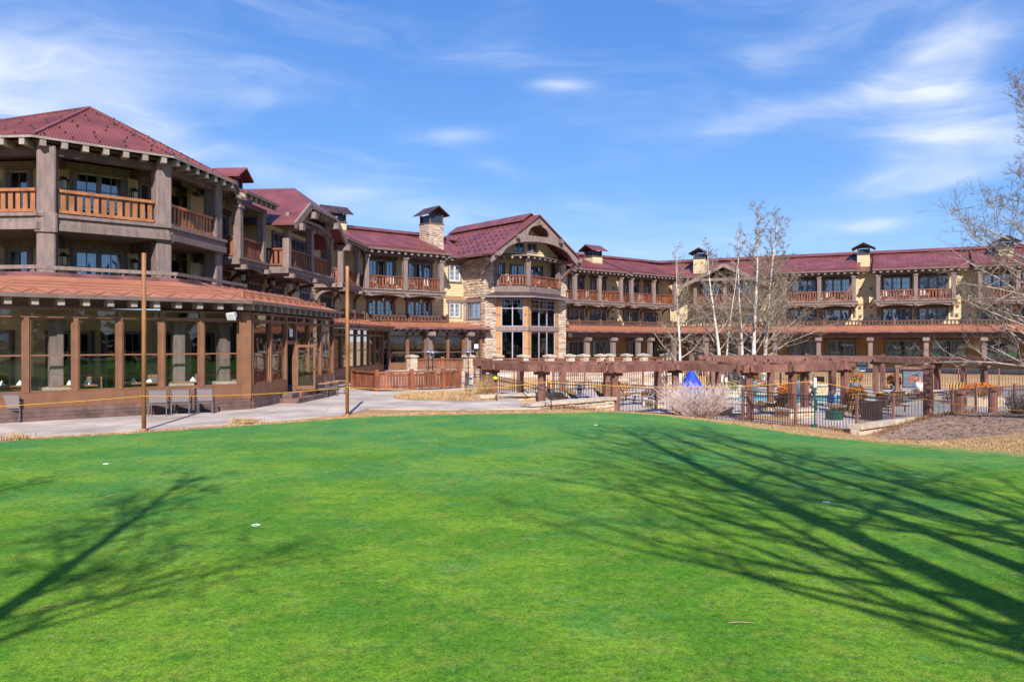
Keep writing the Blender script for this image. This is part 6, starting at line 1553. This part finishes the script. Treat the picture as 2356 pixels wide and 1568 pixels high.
# ------------------------------------------------------------------ people by the pool
def person(label, T, J, links, radii, cloth, hair, head):
    """one continuous skinned body (joints J), with clothing and hair as parts"""
    use(T); t = thing('person', label, 'person', T)
    def skin(name, keys, ed, grow, m):
        idx = {k: i for i, k in enumerate(keys)}; me = bpy.data.meshes.new(name); me.from_pydata([J[k] for k in keys], [(idx[a], idx[b]) for a, b in ed], []); me.materials.append(MATS[m])
        o = bpy.data.objects.new(name, me); put(o, t, CT); md = o.modifiers.new('Skin', 'SKIN')
        if not me.skin_vertices: return o
        for k in keys: v = me.skin_vertices[0].data[idx[k]]; v.radius = (radii[k]*grow, radii[k]*grow); v.use_root = (k == keys[0])
        sb = o.modifiers.new('Sub', 'SUBSURF'); sb.levels = 1; sb.render_levels = 1; return o
    skin('body', list(J), links, 1.0, 'skin')
    for nm, keys, m, g in cloth:
        skin(nm, keys, [(a, b) for a, b in links if a in keys and b in keys], g, m)
    hx, hy, hz = head; h = MB(); N = 12
    for i in range(5):
        a = pi*(.5-.12*i) ; r = .118*cos(a); h.v += [(hx+r*cos(2*pi*k/N), hy+.02+r*sin(2*pi*k/N), hz+.03+.118*sin(a)) for k in range(N)]
    h.f = [(i*N+k, i*N+(k+1)%N, (i+1)*N+(k+1)%N, (i+1)*N+k) for i in range(4) for k in range(N)]; h.build('hair', hair, t, True)
    nz = MB(); nz.add([(hx-.015,hy-.10,hz-.02),(hx+.015,hy-.10,hz-.02),(hx,hy-.125,hz-.02),(hx,hy-.1,hz+.03)], [(0,1,3),(0,2,1),(1,2,3),(2,0,3)]); nz.build('nose', 'skin', t)
    for s in (-1,1): MB().lathe(hx+s*.035, hy-.098, [(.012,hz+.012),(.012,hz+.03)],6).build('eye', 'hair_dark', t)
    use(ID)
RAD = dict(pelvis=.14, spine=.14, chest=.15, neck=.055, head=.095, top=.07, **{k+s: r for s in 'LR' for k, r in dict(hip=.09, knee=.065, ankle=.04, toe=.035, sho=.06, elb=.042, wri=.032, hand=.04, f1=.014, f2=.014, th=.014).items()})
LINK = [('pelvis','spine'),('spine','chest'),('chest','neck'),('neck','head'),('head','top')]+[(a+s if a not in ('pelvis','chest') else a, b+s) for s in 'LR' for a, b in (('pelvis','hip'),('hip','knee'),('knee','ankle'),('ankle','toe'),('chest','sho'),('sho','elb'),('elb','wri'),('wri','hand'),('hand','f1'),('hand','f2'),('hand','th'))]
def hands(J):
    for s, k in (('L',-1),('R',1)):
        w, h = Vector(J['wri'+s]), Vector(J['elb'+s]); d = (w-h).normalized()
        J['hand'+s] = tuple(w+d*.09); J['f1'+s] = tuple(w+d*.18+Vector((.02,0,0))); J['f2'+s] = tuple(w+d*.17-Vector((.02,0,.01))); J['th'+s] = tuple(w+d*.10+Vector((-k*.05,0,.02)))
    return J
sit = hands(dict(pelvis=(0,0,.52), spine=(0,.03,.70), chest=(0,.02,.92), neck=(0,-.02,1.10), head=(0,-.04,1.22), top=(0,-.03,1.31), hipL=(-.12,-.05,.50), hipR=(.12,-.05,.50), kneeL=(-.15,-.45,.52), kneeR=(.15,-.45,.52), ankleL=(-.15,-.5,.10), ankleR=(.15,-.5,.10), toeL=(-.15,-.65,.04), toeR=(.15,-.65,.04),
    shoL=(-.2,.02,1.0), shoR=(.2,.02,1.0), elbL=(-.26,-.08,.74), elbR=(.26,-.08,.74), wriL=(-.16,-.3,.64), wriR=(.16,-.3,.64)))
lie = hands(dict(pelvis=(0,0,.14), spine=(0,.2,.15), chest=(0,.42,.18), neck=(0,.62,.24), head=(0,.73,.29), top=(0,.81,.33), hipL=(-.1,-.08,.13), hipR=(.1,-.08,.13), kneeL=(-.12,-.40,.46), kneeR=(.13,-.42,.48), ankleL=(-.12,-.62,.08), ankleR=(.13,-.66,.08), toeL=(-.12,-.78,.05), toeR=(.13,-.82,.05),
    shoL=(-.2,.48,.18), shoR=(.2,.48,.18), elbL=(-.32,.62,.30), elbR=(.3,.3,.14), wriL=(-.16,.80,.36), wriR=(.25,.06,.16)))
flat = dict(lie); flat.update(kneeL=(-.1,-.45,.14), kneeR=(.1,-.45,.14), ankleL=(-.1,-.85,.08), ankleR=(.1,-.85,.08), toeL=(-.12,-.92,.18), toeR=(.12,-.92,.18)); flat = hands(flat)
TOR = ['pelvis','spine','chest','hipL','hipR']
person('person sunbathing with raised knees and white striped shorts', TR(20.4,54.25,-.50,-1.55), lie, LINK, RAD, [('shorts',['pelvis','hipL','hipR'],'towel_white',1.25)], 'hair_dark', (0,.75,.30))
person('person lying flat on a lounger in red swimwear', TR(17.7,54.6,-.52,-1.55), flat, LINK, RAD, [('swimwear',['pelvis','hipL','hipR'],'pink_stripe',1.2)], 'wicker', (0,.75,.30))
person('person in dark clothes seated beside the green stake', TR(15.3,40.3,-.92,2.6), sit, LINK, RAD, [('jacket',['spine','chest','pelvis','shoL','shoR','elbL','elbR'],'navy',1.25),('trousers',['hipL','kneeL','pelvis','hipR','kneeR'],'navy',1.22)], 'hair_dark', (0,-.04,1.24))
person('person wrapped in a white towel seated by the far pool edge', TR(24.3,46.5,-.90,.5), sit, LINK, RAD, [('towel_wrap',['spine','chest','pelvis','shoL','shoR','elbL','elbR'],'towel_white',1.35)], 'wicker', (0,-.04,1.24))
# ------------------------------------------------------------------ bare trees and shrubs
def bare_tree(label, x, y, z, H, r0, seed, lean=(0,0), start=.22, nl=26, spread=.34, sub=7, twn=5, low=1.0, twm='twig', limbm='limb', crook=.25, fork=None, up=.55, tr=.010, grp=None, name='aspen_tree', droop=0.0, side=None, lk=1.0):
    """trunk > (part) ; limbs ; twigs - all tapered tubes"""
    rr = random.Random(seed); use(TR(x, y, z)); t = thing(name, label, 'tree', TR(x, y, z), grp)
    tk, lb, tw = MB(), MB(), MB()
    N = 16; P = []; R_ = []; ph = rr.uniform(0, 6)
    for i in range(N+1):
        s = i/N; P.append(Vector((lean[0]*s**1.3+crook*sin(ph+s*5)*s*.6, lean[1]*s**1.3+crook*cos(ph*1.3+s*4)*s*.6, H*s))); R_.append(max(.012, r0*(1-.93*s**.9)+(r0*.35*max(0,1-s*14))))
    tk.tube(P, R_, 10)
    def at(s): f = s*N; i = min(int(f), N-1); return P[i].lerp(P[i+1], f-i), R_[i]+(R_[i+1]-R_[i])*(f-i)
    def wander(p, d, L, n, bend, jit):
        pts = [p.copy()]; d = d.normalized()
        for i in range(n):
            d = (d+Vector((rr.gauss(0,jit),rr.gauss(0,jit),rr.gauss(0,jit)*.8+bend))).normalized(); pts.append(pts[-1]+d*L/n)
        return pts, d
    def twig(p, d, L, r):
        pts, dd = wander(p, d, L, 3, .05, .22); tw.tube(pts, [r, r*.75, r*.5, r*.25], 3, False)
        for _ in range(twn):
            k = rr.randrange(0, 3); q = pts[k].lerp(pts[k+1], rr.random()); e = (dd+Vector((rr.gauss(0,.7),rr.gauss(0,.7),rr.gauss(.15,.5)))).normalized()
            l2 = L*rr.uniform(.25,.55); m_ = q+e*l2*.55+Vector((rr.gauss(0,.03),rr.gauss(0,.03),.02)); tw.tube([q, m_, q+e*l2+Vector((0,0,.05*l2))], [r*.6, r*.45, r*.2], 3, False)
    def branch(p, d, L, r, bend):
        n = 6; pts, dd = wander(p, d, L, n, bend, .13); rs = [r*(1-.85*i/n) for i in range(n+1)]; lb.tube(pts, rs, 6, False)
        ns = max(3, int(sub*min(1.5, L/1.6)))
        for i in range(ns):
            f = (.18+.82*(i+rr.random())/ns)*n; k = min(int(f), n-1); q = pts[k].lerp(pts[k+1], f-k); ax = (pts[k+1]-pts[k]).normalized()
            e = (ax*.55+Vector((rr.gauss(0,.75),rr.gauss(0,.75),rr.gauss(.12,.5)))).normalized(); l2 = L*rr.uniform(.22,.5)*(1-.4*f/n)
            sp, sd = wander(q, e, l2, 4, .06, .2); r2 = max(tr*1.2, rs[k]*.5); lb.tube(sp, [r2, r2*.8, r2*.6, r2*.45, r2*.3], 4, False)
            for j in range(max(2, int(sub*.6))):
                k2 = rr.randrange(1, 4); twig(sp[k2].lerp(sp[k2+1], rr.random()), (sd+Vector((rr.gauss(0,.8),rr.gauss(0,.8),rr.gauss(.1,.5)))).normalized(), max(.25, l2*rr.uniform(.35,.75)), tr)
        twig(pts[-1], dd, L*.25, tr)
    for i in range(nl):
        s = start+(1-start)*((i+rr.random())/nl)**.92; s = min(.985, s); p, r = at(s); a = rr.uniform(0, 2*pi)+i*2.4
        if side is not None and rr.random() < .6: a = side+rr.gauss(0, .7)
        L = H*spread*(1-.72*(s-start)/(1-start))*rr.uniform(.6,1.15)*(low if s < .45 else 1)
        el = rr.uniform(.25,.75)+up*s-droop*(1-s); branch(p, Vector((cos(a)*cos(el), sin(a)*cos(el), sin(el))), L, min(r*.62, (.012+L*.017)*lk), .05-droop*.06*(1-s))
    if fork:
        p, r = at(fork[0]); branch(p, Vector(fork[1]), H*fork[2], r*.8, .12)
    tk.build('trunk', 'aspen_bark', t, True); lb.build('limbs', limbm, t, True); o = tw.build('crown', twm, t); use(ID); return t
G1 = 'bare aspens in front of the far right wing'
bare_tree('single slim bare aspen in front of the right wing, leftmost of the group', 12.55, 58.2, -.9, 9.9, .13, 3, (-.2,0), .14, 24, .37, 6, 5, 1.1, lk=.75, tr=.010, grp=G1, up=.7)
bare_tree('bare aspen leaning left, second from the left', 15.7, 58.6, -.9, 10.2, .17, 4, (-1.0,0), .18, 28, .33, 7, 6, 1.3, lk=.7, tr=.011, grp=G1)
bare_tree('thin bare aspen leaning right beside the left-leaning one', 16.15, 58.9, -.9, 9.2, .10, 5, (.75,0), .3, 14, .28, 5, 4, tr=.010, grp=G1)
bare_tree('tallest bare aspen in the middle of the cluster', 18.45, 59.5, -.9, 13.4, .19, 6, (.25,0), .12, 38, .28, 7, 6, 1.5, lk=.7, tr=.011, grp=G1)
bare_tree('bare aspen close on the left of the tallest one', 17.75, 60.0, -.9, 12.0, .15, 7, (-.35,0), .16, 26, .27, 6, 5, lk=.75, tr=.010, grp=G1)
bare_tree('bare aspen with dark-flecked trunk leaning right of the tallest one', 19.45, 60.4, -.9, 12.6, .18, 8, (1.2,0), .12, 42, .33, 7, 6, 1.5, lk=.7, tr=.011, grp=G1, side=0.0)
bare_tree('large white-barked tree at the right edge with long low limbs', 18.75, 27.9, -.2, 15.2, .30, 9, (.8,0), .07, 48, .225, 8, 6, 1.2, tr=.0066, up=.62, droop=.20, side=pi, lk=.62, twm='twig_brown', limbm='limb', name='white_barked_tree')
# trees behind the viewpoint whose shadows lie across the green
G2 = 'bare trees behind the viewpoint'
bare_tree('bare tree behind the viewpoint, casting the thickest shadow at right', 6.2, -5.0, 0, 24.0, .42, 21, (.1,0), .36, 28, .29, 4, 3, side=pi, lk=.6, tr=.012, grp=G2, twm='twig_dark')
bare_tree('bare tree behind the viewpoint, second trunk from the left at right', 7.05, -4.0, 0, 23.5, .30, 22, (.2,0), .45, 22, .22, 4, 3, side=pi, lk=.6, tr=.012, grp=G2, twm='twig_dark')
bare_tree('bare tree behind the viewpoint, third trunk at right', 8.1, -4.0, 0, 23.5, .33, 23, (.0,0), .45, 22, .22, 4, 3, side=pi, lk=.6, tr=.012, grp=G2, twm='twig_dark')
bare_tree('bare tree behind the viewpoint, rightmost dense crown', 9.15, -4.0, 0, 23.5, .30, 24, (-.3,0), .45, 34, .22, 6, 4, lk=.7, tr=.012, grp=G2, twm='twig_dark')
bare_tree('bare tree behind the viewpoint, slim near trunk at right', 6.35, -7.0, 0, 20.0, .24, 25, (-.8,0), .5, 16, .34, 3, 3, side=pi, lk=.6, tr=.012, grp=G2, twm='twig_dark')
bare_tree('bare tree behind the viewpoint, dense crown shading the left of the green', -3.2, -4.8, 0, 16.6, .29, 26, (-.9,0), .52, 30, .24, 5, 4, lk=.42, tr=.011, grp=G2, twm='twig_dark')
bare_tree('bare tree behind the viewpoint, far left', -6.9, -3.5, 0, 15.0, .18, 27, (-.4,0), .5, 16, .25, 5, 3, tr=.012, grp=G2, twm='twig_dark')
# dark evergreen wood behind the viewpoint (seen only mirrored in the glass)
rr = random.Random(77); wd = MB()
for i in range(150):
    an = R(-150+155*(i+rr.random())/150); Rw = rr.uniform(58, 86); x = -5+Rw*cos(an); y = 8+Rw*sin(an); H = rr.uniform(9, 15); wd.tube([(x,y,-.1),(x,y,H*.3)], [.25,.18], 6)
    for k in range(9):
        f = k/9; zz = H*(.10+.88*f); r = H*.21*(1-f)**.85+.15; n = 11
        base = len(wd.v); wd.v.append((x+rr.gauss(0,.06), y, zz+H*.17))
        for q in range(n): a = 2*pi*q/n+rr.random()*.4; rad = r*rr.uniform(.65,1.15); wd.v.append((x+rad*cos(a), y+rad*sin(a), zz-rr.uniform(0,.35)))
        wd.f += [(base, base+1+q, base+1+(q+1) % n) for q in range(n)]
use(ID); tag(wd.build('distant_woods', 'foliage_dark'), 'dark evergreen wood behind the viewpoint, mirrored in the dining room glass', None, None, 'stuff')
def stems(name, label, x, y, z, n, h, r, m, seed, thick=.007, fan=.9, cat='shrub', branchy=3, sx=1.0, part='stems'):
    rr = random.Random(seed); use(TR(x, y, z)); t = thing(name, label, cat, TR(x, y, z)); b = MB()
    for _ in range(n):
        a = rr.uniform(0, 2*pi); rb = r*.35*sqrt(rr.random()); px, py = rb*cos(a)*sx, rb*sin(a); hh = h*rr.uniform(.45,1.05); o = fan*r*rr.uniform(.15,1.0); a2 = a+rr.gauss(0,.5)
        pts = [Vector((px,py,0)), Vector((px+o*.35*cos(a2)*sx, py+o*.35*sin(a2), hh*.45)), Vector((px+o*.75*cos(a2)*sx+rr.gauss(0,.04), py+o*.75*sin(a2), hh*.8)), Vector((px+o*cos(a2)*sx+rr.gauss(0,.07), py+o*sin(a2), hh))]
        b.tube(pts, [thick, thick*.8, thick*.6, thick*.35], 3, False)
        for _ in range(branchy):
            k = rr.randrange(1, 3); q = pts[k].lerp(pts[k+1], rr.random()); e = Vector((rr.gauss(0,.5),rr.gauss(0,.5),rr.uniform(.3,1))).normalized()*h*rr.uniform(.1,.28); b.tube([q, q+e], [thick*.6, thick*.3], 3, False)
    b.build(part, m, t); use(ID); return t
stems('dormant_shrub', 'big leafless pinkish-grey shrub in front of the pool fence', 7.75, 32.6, -.75, 620, 1.5, 1.5, 'dead_stem', 3, .009, 1.0, branchy=4)
stems('dry_grass_clump', 'spiky dry ornamental grass clump at the pergola end', -1.35, 36.2, .05, 150, .95, .55, 'dry_blade', 4, .008, 1.0, 'grass', 0); stems('dry_grass_clump', 'low dry grass clump left of the low stone wall', -1.9, 35.4, .05, 90, .5, .5, 'dry_blade', 5, .007, 1.1, 'grass', 0)
stems('dormant_shrub', 'dark twiggy shrub at the foot of the white-barked tree', 19.9, 30.6, -.35, 170, 1.0, .7, 'twig_dark', 6, .008, 1.0); stems('dry_grass_clump', 'reddish dry grass clump behind the ramp fence', -4.0, 48.5, .1, 110, 1.2, .6, 'twig', 7, .008, 1.0, 'grass', 1); stems('dry_grass_clump', 'second reddish dry grass clump behind the ramp fence', -5.2, 48.8, .1, 110, 1.1, .6, 'twig', 8, .008, 1.0, 'grass', 1)
# low dead plants along the fence foot
pts = []; rr = random.Random(12)
for a, b in (((4.8,34.1),(10.1,33.9)),((10.2,33.8),(12.6,29.0)),((13.4,28.9),(17.2,31.9)),((17.4,32.1),(21.5,35.4)),((1.6,30.9),(4.3,33.3))):
    for _ in range(500):
        s = rr.random(); x, y = a[0]+(b[0]-a[0])*s+rr.gauss(0,.15), a[1]+(b[1]-a[1])*s+rr.gauss(0,.15)-.25; z = ground(x, y)
        if z > -1.2: pts.append((x, y, z))
blades('fence_foot_weeds', pts, .05, .22, 'leaf_litter', 9, 'brown dead weeds along the foot of the pool fence', w=.012, spread=.8)
